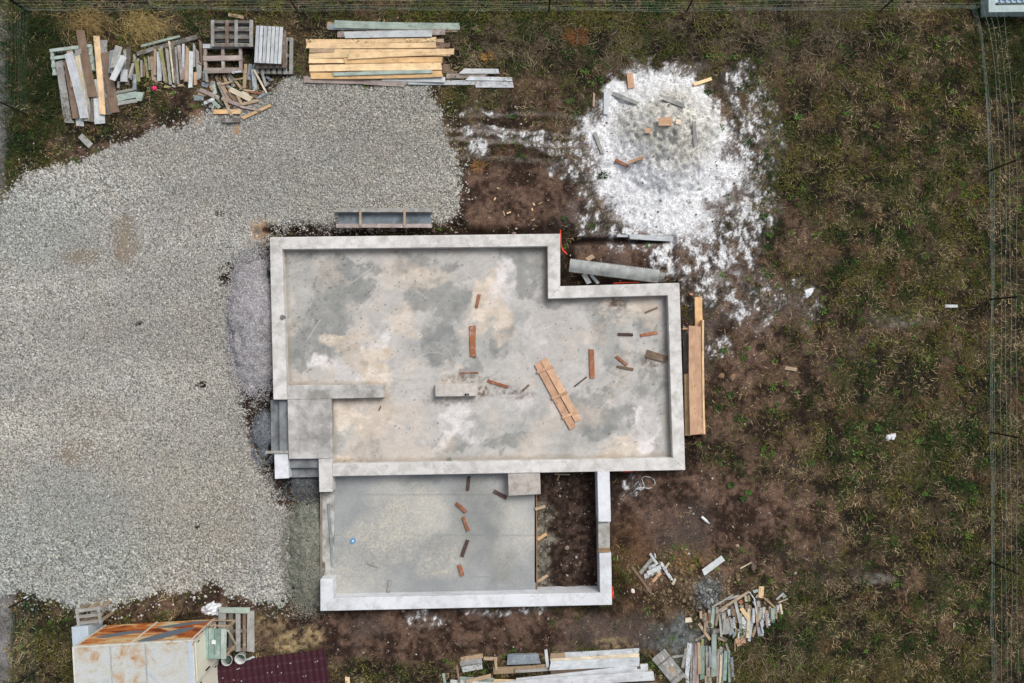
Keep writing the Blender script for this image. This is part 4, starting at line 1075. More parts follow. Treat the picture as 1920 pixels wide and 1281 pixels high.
def bucket(px, py, lab, tilt, az):
    g = gz(px, py)
    m_b = plain_mat("dirty_white_plastic", (196,200,198), .5, var=.15, nscale=7, stain=(110,108,100), stain_lo=.55, stain_hi=.68)
    root = empty("bucket", (*W(px, py, .2), g+.02)); root.rotation_euler = (math.radians(tilt), 0, math.radians(az))
    tag(root, lab, "bucket", "white plastic buckets beside the crate")
    v = []; f = []; n = 24
    prof = [(.115,0),(.135,.15),(.155,.30),(.165,.30),(.165,.315),(.148,.315),(.13,.15),(.11,.012)]
    for r, z in prof:
        for k in range(n):
            a = 2*math.pi*k/n; v.append((r*math.cos(a), r*math.sin(a), z))
    for i in range(len(prof)-1):
        for k in range(n):
            k2 = (k+1) % n; f.append((i*n+k, i*n+k2, (i+1)*n+k2, (i+1)*n+k))
    f.append(tuple(range(n))[::-1])
    mesh_obj("body", v, f, m_b, root, True)
    mesh_obj("contents", [(.108*math.cos(2*math.pi*k/n), .108*math.sin(2*math.pi*k/n), .06) for k in range(n)]+[(.108*math.cos(2*math.pi*k/n), .108*math.sin(2*math.pi*k/n), .013) for k in range(n)],
             [tuple(range(n))]+[(k, n+k, n+(k+1) % n, (k+1) % n) for k in range(n)], plain_mat("dried_mortar", (92,108,100), .9), root)
    m = MB(); m.tube([(.168*math.cos(a), .168*math.sin(a), .29-.1*math.sin(a)) for a in np.linspace(0.1, math.pi-.1, 12)], .004, 5); m.build("bail_handle", M_dark, root)
bucket(451, 1231, "white bucket with grey green dregs below the pallet", 8, 30)
bucket(426, 1240, "dirty white bucket tipped towards the crate, muddy inside", 14, 160)
M_film = plain_mat("white_plastic_film", (226,230,236), .4, var=.08, nscale=9)
M_film2 = plain_mat("translucent_grey_film", (188,198,200), .4, var=.2, nscale=9)
def crumple(name, px, py, sx, sy, h, seed, label, cat, mat, rot=0, z=None, group=None):
    bm = bmesh.new(); bmesh.ops.create_icosphere(bm, subdivisions=3, radius=1)
    r = random.Random(seed); o_ = (r.random()*50, r.random()*50)
    for v in bm.verts:
        a = math.atan2(v.co.y, v.co.x)
        k = .75+.5*float(vn(np.array([v.co.x*1.9+o_[0]+v.co.z]), np.array([v.co.y*1.9+o_[1]]), 2)[0])
        k2 = .7+.6*float(vn(np.array([v.co.x*4.1+o_[0]]), np.array([v.co.y*4.1+o_[1]+v.co.z*2]), 4)[0])
        v.co = Vector((v.co.x*sx*k*k2, v.co.y*sy*k*k2, max(-.02, v.co.z)*h*k*k2))
    me = bpy.data.meshes.new(name); bm.to_mesh(me); bm.free(); me.materials.append(mat)
    o = bpy.data.objects.new(name, me); link(o)
    zz = gz(px, py) if z is None else z
    o.location = (*W(px, py, zz), zz+.01); o.rotation_euler = (0, 0, math.radians(rot))
    return tag(o, label, cat, group)
crumple("plastic_bag", 398, 1141, .26, .20, .30, 1, "full white plastic bag behind the cabin by the pallet", "plastic bag", M_film, 10)
crumple("plastic_sheet", 455, 1246, .46, .12, .14, 2, "crumpled grey plastic sheet beside the buckets and red roof sheets", "plastic sheet", M_film2, 20)
crumple("plastic_bag", 1669, 819, .16, .09, .07, 7, "white torn plastic bag in the grass on the right", "plastic bag", M_film, 25)
crumple("plastic_bag", 1516, 549, .18, .10, .06, 9, "bright white bag scrap on the soil right of the lime pile", "plastic bag", M_film, 40)
crumple("paper_scrap", 50, 1121, .07, .05, .03, 12, "white scrap in the grass at the lower left gravel edge", "paper", M_film)
crumple("foam_scrap", 647, 1097, .09, .08, .06, 14, "small grey white lump near the garage corner", "foam scrap", M_film2)
crumple("rag", 289.5, 166, .075, .06, .06, 15, "bright pink plastic scrap in the grass below the battens", "scrap", plain_mat("pink_plastic", (250,60,130), .5, var=.05))
crumple("rag", 1296, 552, .06, .03, .03, 16, "small pale orange scrap near the north east wall corner", "scrap", plain_mat("orange_scrap", (220,160,130), .8))
RW_ = (.018, .012, .022, .02)
M_red = plain_mat("red_orange_plastic", (236,72,38), .5, var=.1)
for i, (pts, lab) in enumerate([([(1050.8,431,.36),(1051.5,448,.3),(1052.5,462,.15),(1056,470,.1),(1063,476,.05)], "orange red plastic ribbon hanging at the inner corner of the north wall"),
      ([(1150,531,.0),(1175,530,.02),(1200,529.5,.02)], "red ribbon along the step wall beneath the curved sheet"),
      ([(1148.6,1100,.25),(1149.5,1108,.1),(1149.2,1116,.12),(1150,1122,.05)], "red ribbon at the lower right garage corner"),
      ([(1165,884,.25),(1174,884.5,.2),(1186,884,.28)], "red ribbon below the south wall right of the garage"),]):
    m = MB()
    P3 = [(*W(x, y, z), z) for x, y, z in pts]
    for a, b in zip(P3, P3[1:]):
        a = Vector(a); b = Vector(b); d = (b-a).normalized(); s = d.cross(Vector((0, 0, 1))).normalized()*RW_[i]
        q = len(m.v); m.v += [tuple(a-s), tuple(a+s), tuple(b+s), tuple(b-s)]; m.f.append((q, q+1, q+2, q+3))
    o = m.build("plastic_ribbon", M_red); tag(o, lab, "ribbon")
    sm = o.modifiers.new("thickness", 'SOLIDIFY'); sm.thickness = .006
def roof_sheets():
    m_r = plain_mat("dark_red_metal", (62,27,38), .6, var=.12, nscale=3, stain=(100,56,62), stain_lo=.64, stain_hi=.72)
    c = W(508, 1290, .3)
    root = empty("roof_sheet_stack", (*c, max(gz(508, 1270), 0)), math.radians(7.5))
    tag(root, "stack of dark red profiled metal roof sheets at the bottom edge", "roof sheets")
    for q in range(3):
        v = []; f = []; nx, ny = 84, 60; Lx, Ly = 3.42, 1.75
        for i in range(nx+1):
            for j in range(ny+1):
                x = (i/nx-.5)*Lx; y = (j/ny-.5)*Ly
                zz = 0.014*math.sin(x/.183*2*math.pi)+.02*((y/.35) % 1.0)
                v.append((x, y, zz))
        for i in range(nx):
            for j in range(ny):
                a = i*(ny+1)+j; f.append((a, a+ny+1, a+ny+2, a+1))
        o = mesh_obj("roof_sheet", v, f, m_r, root, True); o.location = (q*.02-.02, q*-.02, .06+q*.06)
        sm = o.modifiers.new("thickness", 'SOLIDIFY'); sm.thickness = .004
    rr = random.Random(3)
    for i in range(22):
        x, y = rr.uniform(-1.6, 1.6), rr.uniform(-.2, .7)
        crumb = mesh_obj("paint_flake", [(0,0,0),(.05,.01,0),(.04,.03,.004),(.0,.02,.004)], [(0,1,2,3)], M_film2, root)
        crumb.location = (x, y, .235+.02*((y/.35) % 1.0)); crumb.rotation_euler = (0, 0, rr.uniform(0, 6))
roof_sheets()
def bottle():
    x, y = W(1321.5, 974.5); g = gz(1321, 974)
    m, nt, b = new_mat("clear_dirty_plastic", .3); b.inputs['Base Color'].default_value = (*lin((224,226,226)), 1)
    v = []; f = []; n = 14; prof = [(0,0),(.042,.0),(.045,.02),(.043,.12),(.045,.19),(.03,.25),(.014,.275),(.014,.30),(0,.30)]
    for r, z in prof:
        for k in range(n): v.append((z-.15, r*math.cos(2*math.pi*k/n), r*math.sin(2*math.pi*k/n)))
    for i in range(len(prof)-1):
        for k in range(n):
            k2 = (k+1) % n; f.append((i*n+k, i*n+k2, (i+1)*n+k2, (i+1)*n+k))
    root = empty("plastic_bottle", (x, y, g+.05), math.radians(-41)); tag(root, "whitish plastic bottle lying on bare soil right of the garage", "bottle")
    mesh_obj("body", v, f, m, root, True)
    m2 = MB(); m2.tube([(.135, 0, 0), (.165, 0, 0)], .018, 12); m2.build("cap", M_film, root)
bottle()
def lid():
    x, y = W(662, 1014, GZ)
    root = empty("plastic_disc", (x, y, GZ)); tag(root, "round blue plastic lid on the garage slab", "lid")
    mb = plain_mat("blue_plastic", (96,156,200), .5, var=.1); m = MB()
    m.tube([(0, 0, 0), (0, 0, .03)], .085, 20); m.build("disc", mb, root)
    m = MB(); m.tube([(0, 0, .031), (0, 0, .045)], .03, 12); m.build("knob", M_film, root)
lid()
def loop_wire():
    m = MB(); pts = [(1186,925),(1193,917),(1206,917),(1208,912),(1203,897),(1208,893.5),(1218,894.5),(1226,899),(1229,906),(1224,914),(1216,916),(1206,914),(1198,914.5),(1192,917),(1190,911),(1193,906),(1197,903)]
    g = gz(1208, 908)
    m.tube([(*W(x, y, g+.03), g+.03+.02*math.sin(i*1.3)) for i, (x, y) in enumerate(pts)], .011, 6)
    o = m.build("plastic_strap", M_film, None, True); tag(o, "looped white plastic strap on the soil below the south wall", "strap")
loop_wire()
# loose stones on the soil -------------------------------------------
def stone(name, px, py, r, rgb, label, seed, sq=.6, group=None):
    bm = bmesh.new(); bmesh.ops.create_icosphere(bm, subdivisions=2, radius=1)
    rr = random.Random(seed); ox = rr.random()*90
    for v in bm.verts:
        k = .7+.6*float(vn(np.array([v.co.x*1.3+ox+v.co.z]), np.array([v.co.y*1.3+ox]), 3)[0])
        v.co = Vector((v.co.x*k*r, v.co.y*k*r*1.25, v.co.z*k*r*sq))
    me = bpy.data.meshes.new(name); bm.to_mesh(me); bm.free()
    me.materials.append(plain_mat("stone", rgb, .9, nscale=14, var=.25))
    o = bpy.data.objects.new(name, me); link(o); g = gz(px, py)
    o.location = (*W(px, py), g+r*sq*.35); o.rotation_euler = (0, 0, rr.random()*6)
    return tag(o, label, "stone", group)
stone("stone", 1353, 705, .085, (132,104,84), "brown stone right of the east wall, nearer the house", 1)
stone("stone", 1373, 707, .085, (140,112,92), "brown stone right of the east wall, further from the house", 2)
stone("stone", 1412, 1064, .08, (104,88,84), "dull purple stone beside the cream lath", 3)
stone("stone", 1187, 1108, .06, (226,222,214), "white stone right of the lower garage corner", 4)
stone("stone", 1382, 1023, .05, (170,150,128), "pale stone alone on the bare soil", 5)
stone("stone", 778, 441, .07, (190,186,178), "pale stone in the trench at the north wall", 6)
stone("stone", 964, 436, .06, (150,130,118), "brownish stone at the top of the north wall", 7)
stone("stone", 1088, 1060, .06, (110,92,84), "brown stone low in the dirt pit", 8)
stone("stone", 1064, 1030, .06, (140,128,118), "grey stone in the middle of the dirt pit", 9)

# ------------------------------------------------------------------ building at the top right corner
def corner_building():
    z = .5
    m_w = plain_mat("pale_plaster", (178,196,196), .8, nscale=3, var=.15, stain=(120,136,130), stain_lo=.55, stain_hi=.72)
    m_r = plain_mat("pale_blue_roof", (176,204,228), .5, nscale=3, var=.1)
    x0, y0 = W(1838.5, 33)
    root = empty("neighbour_building", (x0, y0, 0), math.radians(0.8))
    tag(root, "low pale blue flat roofed building cut off at the top right corner", "building")
    X, Y = 5.0, 5.0
    m = MB(); m.box(0, X, 0, .16, 0, z-.05); m.box(0, .16, .16, Y, 0, z-.05); m.box(X-.16, X, .16, Y, 0, z-.05); m.box(.16, X-.16, Y-.16, Y, 0, z-.05)
    m.build("wall", m_w, root)
    m = MB(); m.box(-.03, X+.03, -.03, .17, z-.049, z); m.box(-.03, .17, .17, Y, z-.049, z)
    m.build("roof_rim", m_w, root)
    rf = MB(); rf.box(.17, X-.17, .17, Y-.17, z-.30, z-.12)
    ro = rf.build("roof", m_r, root)
    m = MB()
    for k in range(26): m.box(.36+k*.17, .41+k*.17, .30, Y-.2, z-.119, z-.085)
    m.build("roof_rib", m_r, ro)
    m = MB(); m.box(.34, X-.2, .36, .39, z-.084, z-.07); m.build("roof_trim", plain_mat("dull_red_trim", (120,84,120), .6), ro)
    m = MB(); m.box(.2, X-.2, .18, .28, z-.119, z-.10); m.build("gutter", plain_mat("dark_gutter", (72,84,80), .7), root)
    m = MB(); m.tube([(.26, .23, z-.2), (.26, .23, z+.02)], .035, 12); m.build("downpipe", plain_mat("gutter_pipe", (96,108,108), .6), root)
corner_building()

# ------------------------------------------------------------------ wire fences
FH = 1.36
M_wire = plain_mat("green_grey_wire", (158,178,170), .5, nscale=2, var=.35, bstr=0)
M_wire2 = plain_mat("dark_green_wire", (70,112,92), .5, nscale=2, var=.3, bstr=0)
M_post = plain_mat("dark_post", (34,30,28), .8, nscale=9)
def fence(path, label, posts, levels, mat, h=FH, rwire=.0021, pdir=None, wav=1.0, stays=0):
    """path: ground pixels of the fence foot; posts: fractions along it"""
    base = Vector((*W(*path[0]), 0))
    root = empty("wire_fence", base); tag(root, label, "fence")
    pts = [Vector((*W(*p), 0))-base for p in path]
    cum = [0]
    for a, b in zip(pts, pts[1:]): cum.append(cum[-1]+(b-a).length)
    T = cum[-1]
    def at(s):
        s *= T
        for i in range(len(pts)-1):
            if s <= cum[i+1]+1e-6:
                return pts[i].lerp(pts[i+1], (s-cum[i])/(cum[i+1]-cum[i]))
        return pts[-1]
    r = random.Random(len(label)+int(T*10))
    def sway(s, lv): return Vector((math.sin(s*T*.9+lv*2.1)*.02+math.sin(s*T*2.3+lv)*.012, math.cos(s*T*1.1+lv*1.7)*.02, 0))*wav
    m = MB(); nseg = max(12, int(T/.45))
    for lv in levels:
        m.tube([at(i/nseg)+sway(i/nseg, lv*7)+Vector((0, 0, h*lv)) for i in range(nseg+1)], rwire, 4)
    if stays:
        k = int(T/stays)
        for i in range(k+1):
            s = i/k; m.tube([at(s)+sway(s, l*7)+Vector((0, 0, h*l)) for l in (levels[0], levels[len(levels)//2], levels[-1])], rwire*.4, 3)
    m.build("wire_mesh", mat, root)
    for s, lean in posts:
        p = at(s); m = MB()
        m.tube([p+Vector((0, 0, -.2)), p+Vector((lean[0]*.5, lean[1]*.5, h*.55)), p+Vector((lean[0], lean[1], h*1.06))], .024, 8); m.build("post", M_post, root)
    return root
LV = [0.0,.02,.05,.09,.15,.42,.6,.78,1.0]
fence([(1819,10),(1836,70),(1846,160),(1852,240),(1856,320),(1857,560),(1857,810),(1858,1050),(1860,1400)], "wire fence with dark posts along the right side of the plot",
      [(.225,(-.05,.02)),(.398,(-.02,-.0)),(.577,(.0,.0)),(.752,(.02,.03))], LV, M_wire, stays=0)
fence([(50,22),(300,20),(620,20),(960,21),(1300,22),(1830,18)], "long wire fence along the grassy top edge of the plot",
      [(.0,(0,0)),(.285,(.0,.0)),(.55,(0,0)),(.695,(0,0)),(.9,(0,0))], [0,.06,.14,.24,.38,.55,.75,1.0], M_wire, stays=0)
fence([(52,20),(51,60),(50,215)], "short green wire fence panel at the upper left corner", [(0,(0,0)),(1,(0,0))], [0,.05,.1,.17,.26,.36,.47,.6,.73,.86,1.0], M_wire2, stays=0)
fence([(69,1112),(69,1200),(72,1400)], "green wire fence running down at the lower left", [(0,(0,0)),(.5,(0,0))], [0,.04,.09,.17,.27,.38,.5,.62,.75,.88,1.0], M_wire2, stays=0)

# ------------------------------------------------------------------ gravel, clods and pebbles (stuff)
OCT_V = np.array([(1,0,0),(-1,0,0),(0,1,0),(0,-1,0),(0,0,1),(0,0,-1)], dtype=np.float32)
OCT_F = np.array([(0,2,4),(2,1,4),(1,3,4),(3,0,4),(2,0,5),(1,2,5),(3,1,5),(0,3,5)])
_p = (1+5**.5)/2
ICO_V = np.array([(-1,_p,0),(1,_p,0),(-1,-_p,0),(1,-_p,0),(0,-1,_p),(0,1,_p),(0,-1,-_p),(0,1,-_p),(_p,0,-1),(_p,0,1),(-_p,0,-1),(-_p,0,1)])/math.sqrt(1+_p*_p)
ICO_F = np.array([(0,11,5),(0,5,1),(0,1,7),(0,7,10),(0,10,11),(1,5,9),(5,11,4),(11,10,2),(10,7,6),(7,1,8),(3,9,4),(3,4,2),(3,2,6),(3,6,8),(3,8,9),(4,9,5),(2,4,11),(6,2,10),(8,6,7),(9,8,1)])
def stones(name, px, py, z, r, col, sq=.62, seed=1, kind="stuff", jit=.35, ico=False):
    TV, TF = (ICO_V, ICO_F) if ico else (OCT_V, OCT_F); nv, nf = len(TV), len(TF)
    g = np.random.default_rng(seed); n = len(px)
    v = TV[None]*(1+g.uniform(-jit, jit, (n, nv, 1)).astype(np.float32))
    v = v*np.stack([g.uniform(.75, 1.25, n), g.uniform(.75, 1.25, n), g.uniform(.7, 1.1, n)*sq], 1)[:, None, :]
    a = g.uniform(0, 6.283, n); b = g.normal(0, .5, n)
    ca, sa, cb, sb = np.cos(a), np.sin(a), np.cos(b), np.sin(b)
    x, y, zz = v[..., 0], v[..., 1], v[..., 2]
    x, zz = x*cb[:, None]+zz*sb[:, None], -x*sb[:, None]+zz*cb[:, None]
    x, y = x*ca[:, None]-y*sa[:, None], x*sa[:, None]+y*ca[:, None]
    X = (px-960)/PXM; Y = (640.5-py)/PXM
    vv = np.stack([x*r[:, None]+X[:, None], y*r[:, None]+Y[:, None], zz*r[:, None]+z[:, None]], 2).reshape(-1, 3)
    f = (TF[None]+(np.arange(n)*nv)[:, None, None]).reshape(-1)
    cc = np.repeat(col, nv, 0)
    o = big_mesh(name, vv, f, np.arange(n*nf)*3, np.full(n*nf, 3), np.clip(cc, .005, .95), M_stone, False)
    return tag(o, kind=kind)
def gravel():
    n = 560000
    px = rng.uniform(-70, 880, n); py = rng.uniform(140, 1165, n)
    F = fields(px, py)
    big = np.clip(blob(px, py, [(150,1080,260,90,1),(400,1090,160,70,1),(130,350,160,60,.7),(20,700,60,300,.5),(700,200,160,50,.5),(850,340,40,90,.5)]), 0, 1)
    dens = sstep(8, -6, F['gsd']+(F['n3']-.5)*26)
    stray = sstep(46, 6, F['gsd']+(F['n2']-.5)*40)*.07*(F['so'] > 4)
    thin = np.clip(blob(px, py, [(235,450,30,60,.8),(150,480,40,20,.7),(155,850,50,30,.6),(190,770,60,26,.6),(420,1000,60,90,.3),(480,830,40,90,.3)])*(F['n2']*2-.3), 0, .8)
    pits = blob(px, py, [(478,745,30,42,1),(500,800,12,50,.8),(560,925,50,30,1),(545,430,60,9,.9),(425,515,16,24,1,20),(380,722,14,8,.7),(412,402,12,6,.6),(260,606,12,6,.6),(372,985,6,8,.7),(480,745,20,40,.8),(470,790,16,40,.6)])
    d = np.maximum(dens*(1-np.clip(thin*1.15, 0, .9))*(1-np.clip(pits*(F['n3']*2.2-.4), 0, .95)), stray)
    d = d*(1-blob(px, py, [(470,600,38,118,1)]))*(.72-.38*big)
    d = d*np.clip(1.0-.95*blob(px, py, [(490,432,22,16,1,-30),(372,222,10,10,.8),(445,245,8,10,.9)]), 0, 1)
    k = (rng.random(n) < d) & (F['so'] > 1)
    px, py, big = px[k], py[k], big[k]; n = len(px)
    Fk = {q: v[k] for q, v in F.items()}
    h = ground_h(px, py, Fk)
    r = (rng.uniform(.013, .024, n)+rng.random(n)**7*.02)*(1+.55*big)
    t = np.clip(rng.normal(.5, .25, n), 0, 1)
    lane = fbm(px/PXM*.35+py/PXM*.15, py/PXM*1.1, 1.6, 4, 5)
    col = mix(lin((128,127,123))[None], lin((211,210,204))[None], t)*(1+(lane-.5)*.42)[:, None]
    col = col*(1+(rng.random((n, 3))-.5)*np.array([.12, .05, .14]))
    warm = sstep(.45, .65, Fk['n1'])*.5+blob(px, py, [(800,330,140,120,.5),(380,900,130,200,.4)])
    col = col*(1+warm[:, None]*np.array([.05, .015, -.04])[None])
    cool = blob(px, py, [(100,1050,200,160,.8),(60,420,120,90,.6)])
    col = col*(1+cool[:, None]*np.array([-.07, .01, .03])[None])
    stones("gravel", px, py, h+r*.2, r, col, seed=2)
def fine_mound(name, cx, cy, rx, ry, hh, n, c0, c1, seed, rot=0, cut=True):
    g = np.random.default_rng(seed)
    def H(px, py):
        q = np.sqrt(((px-cx)/rx)**2+((py-cy)/ry)**2)
        return hh*np.clip(1-q*q, 0, 1)**.8
    xs = np.linspace(cx-rx*1.05, cx+rx*1.05, 60); ys = np.linspace(cy-ry*1.05, cy+ry*1.05, 90)
    X, Y = np.meshgrid(xs, ys); px, py = X.ravel(), Y.ravel()
    h0 = ground_h(px, py); edge = sdpoly(px, py, OUT_G)
    dz = H(px+(fbm(px/60, py/60, .4, 3, 2)-.5)*30, py+(fbm(px/60, py/60, .4, 3, 5)-.5)*30)
    z = np.where(dz > .01, np.maximum(h0, -.05)+dz+(fbm(px/PXM, py/PXM, .12, 3, 4)-.5)*.05, h0-.08)
    z = np.where(edge < -6, -.4, z)
    t = np.clip(fbm(px/PXM, py/PXM, .16, 5, 8, .65)*2.6-.8, 0, 1)
    c = mix(lin(c0)[None], lin(c1)[None], t)
    c = mix(c, lin((118,100,92))[None], sstep(.52, .66, fbm(px/PXM, py/PXM, .5, 4, 3))*.6)
    nx, ny = len(xs), len(ys)
    i = (np.arange(ny-1)[:, None]*nx+np.arange(nx-1)[None]).ravel()
    q = np.stack([i, i+nx, i+nx+1, i+1], 1).ravel()
    WX = (px-960)/PXM; WY = (640.5-py)/PXM
    # fine chippings on the heap, joined with it into one object
    a = g.uniform(cx-rx, cx+rx, n); b = g.uniform(cy-ry, cy+ry, n)
    da = H(a+(fbm(a/60, b/60, .4, 3, 2)-.5)*30, b+(fbm(a/60, b/60, .4, 3, 5)-.5)*30)
    k = (da > .02)
    a, b, da = a[k], b[k], da[k]
    qn = n//3; an = g.uniform(0, 6.283, qn); rr = 1+np.abs(g.normal(0, .16, qn))-.05
    a = np.concatenate([a, cx+rx*rr*np.cos(an)]); b = np.concatenate([b, cy+ry*rr*np.sin(an)]); da = np.concatenate([da, np.full(qn, .025)])
    k = sdpoly(a, b, OUT_G) > 1; a, b, da = a[k], b[k], da[k]
    za = np.maximum(ground_h(a, b), -.05)+da+(fbm(a/PXM, b/PXM, .12, 3, 4)-.5)*.05
    m = len(a); r = g.uniform(.009, .017, m)
    v = OCT_V[None]*(1+g.uniform(-.3, .3, (m, 6, 1)))*r[:, None, None]
    v = v+np.stack([(a-960)/PXM, (640.5-b)/PXM, za+.004], 1)[:, None, :]
    col = mix(lin(c0)[None], lin(c1)[None], np.clip(g.normal(.55, .4, m), 0, 1.4))
    base = np.stack([WX, WY, z], 1); nb = len(base); nq = len(i)
    f = (OCT_F[None]+(nb+np.arange(m)*6)[:, None, None]).reshape(-1)
    loops = np.concatenate([q, f]); starts = np.concatenate([np.arange(nq)*4, nq*4+np.arange(m*8)*3]); totals = np.concatenate([np.full(nq, 4), np.full(m*8, 3)])
    o = big_mesh(name, np.concatenate([base, v.reshape(-1, 3)]), loops, starts, totals, np.clip(np.concatenate([c, np.repeat(col, 6, 0)]), .004, .9), M_stone, False)
    tag(o, kind="stuff")
def clods():
    n = 9000
    px = rng.uniform(1180, 1420, n); py = rng.uniform(940, 1240, n)
    d = blob(px, py, [(1280,1075,50,40,.8),(1320,1120,55,50,.9),(1285,970,14,16,.7),(1275,1050,40,25,.8),(1350,1090,40,40,.5),(1250,1110,50,40,.4)])
    k = rng.random(n) < d*.5
    px, py = px[k], py[k]; n = len(px)
    h = ground_h(px, py); r = rng.uniform(.012, .032, n)+rng.random(n)**6*.06
    blue = blob(px, py, [(1322,1112,28,30,1)]); oc = blob(px, py, [(1290,1048,40,20,1)])
    col = mix(lin((92,78,62))[None], lin((146,130,104))[None], rng.random(n))
    col = mix(col, mix(lin((88,98,100))[None], lin((146,154,154))[None], rng.random(n)), blue*.9)
    col = mix(col, mix(lin((96,72,44))[None], lin((148,118,76))[None], rng.random(n)), oc*.8)
    stones("clods", px, py, h+r*.25, r, col, .75, 5, ico=True, jit=.2)
def pebbles():
    n = 60000
    px = rng.uniform(440, 1500, n); py = rng.uniform(180, 1281, n)
    F = fields(px, py)
    d = np.clip(F['bare'], 0, 1)*.12*(F['gravel'] < .3)*(F['so'] > 3)
    hole = (px > 1008) & (px < 1120) & (py > 890) & (py < 1108)
    d = np.where(hole, .22+.78*sstep(1036, 1012, px+(F['n2']-.5)*40)*(py > 940), d); d = np.where((F['so'] < 3) & ~hole, 0, d)
    d = d+.5*np.clip(blob(px, py, [(485,745,26,40,1),(470,800,20,60,1),(560,920,45,36,1),(1285,580,10,60,1),(540,425,50,10,1)]), 0, 1)*(F['so'] > 2)*(F['gravel'] < .6)
    k = rng.random(n) < d; Fk = {q: v[k] for q, v in F.items()}
    px, py = px[k], py[k]; n = len(px)
    h = ground_h(px, py, Fk); r = rng.uniform(.008, .02, n)+rng.random(n)**8*.03
    col = mix(lin((70,56,48))[None], lin((214,208,200))[None], rng.random(n)**2.6)
    stones("pebbles", px, py, h+r*.2, r, col, .7, 8)
gravel()
fine_mound("fine_gravel_heap", 480, 602, 47, 120, .32, 24000, (122,121,125), (208,206,210), 21)
fine_mound("green_gravel_heap", 578, 1040, 42, 100, .30, 15000, (84,88,80), (160,162,150), 22)
fine_mound("dark_gravel_heap", 495, 822, 20, 45, .22, 5000, (66,72,80), (150,156,162), 23)
fine_mound("grey_gravel_heap", 575, 918, 40, 22, .12, 3500, (46,48,50), (120,124,128), 24)
#fine_mound("slurry_heap", 1272, 1208, 40, 44, .07, 5200, (66,78,82), (132,144,148), 25)
clods(); pebbles()

# ------------------------------------------------------------------ grass, straw and weeds (stuff)
def blades(name, px, py, L, wd, ang, lift, curl, col, kind="stuff", z=None, parent=None):
    n = len(px)
    X = (px-960)/PXM; Y = (640.5-py)/PXM
    zz = ground_h(px, py) if z is None else z
    base = np.stack([X, Y, zz-.01], 1)
    d1 = np.stack([np.cos(ang), np.sin(ang), np.zeros(n)], 1); d2 = np.stack([np.cos(ang+curl), np.sin(ang+curl), np.zeros(n)], 1)
    up = np.array([0, 0, 1.0])[None]
    p1 = base+d1*(L*.5)[:, None]+up*(L*lift*.55)[:, None]
    p2 = p1+d2*(L*.5)[:, None]+up*(L*lift*.30)[:, None]
    s1 = np.stack([-np.sin(ang), np.cos(ang), np.zeros(n)], 1)*(wd*.5)[:, None]
    s2 = np.stack([-np.sin(ang+curl*.5), np.cos(ang+curl*.5), np.zeros(n)], 1)*(wd*.5)[:, None]
    v = np.stack([base-s1*.7, base+s1*.7, p1+s2, p1-s2, p2], 1).reshape(-1, 3)
    o = np.arange(n)*5
    loops = np.stack([o, o+1, o+2, o+3, o+3, o+2, o+4], 1).ravel()
    starts = (np.arange(n)*7)[:, None]+np.array([0, 4])[None]
    totals = np.tile(np.array([4, 3]), n)
    cc = np.repeat(col, 5, 0)
    ob = big_mesh(name, v, loops, starts.ravel(), totals, np.clip(cc, .004, .9), M_blade, False, parent)
    if kind: tag(ob, kind=kind)
    return ob
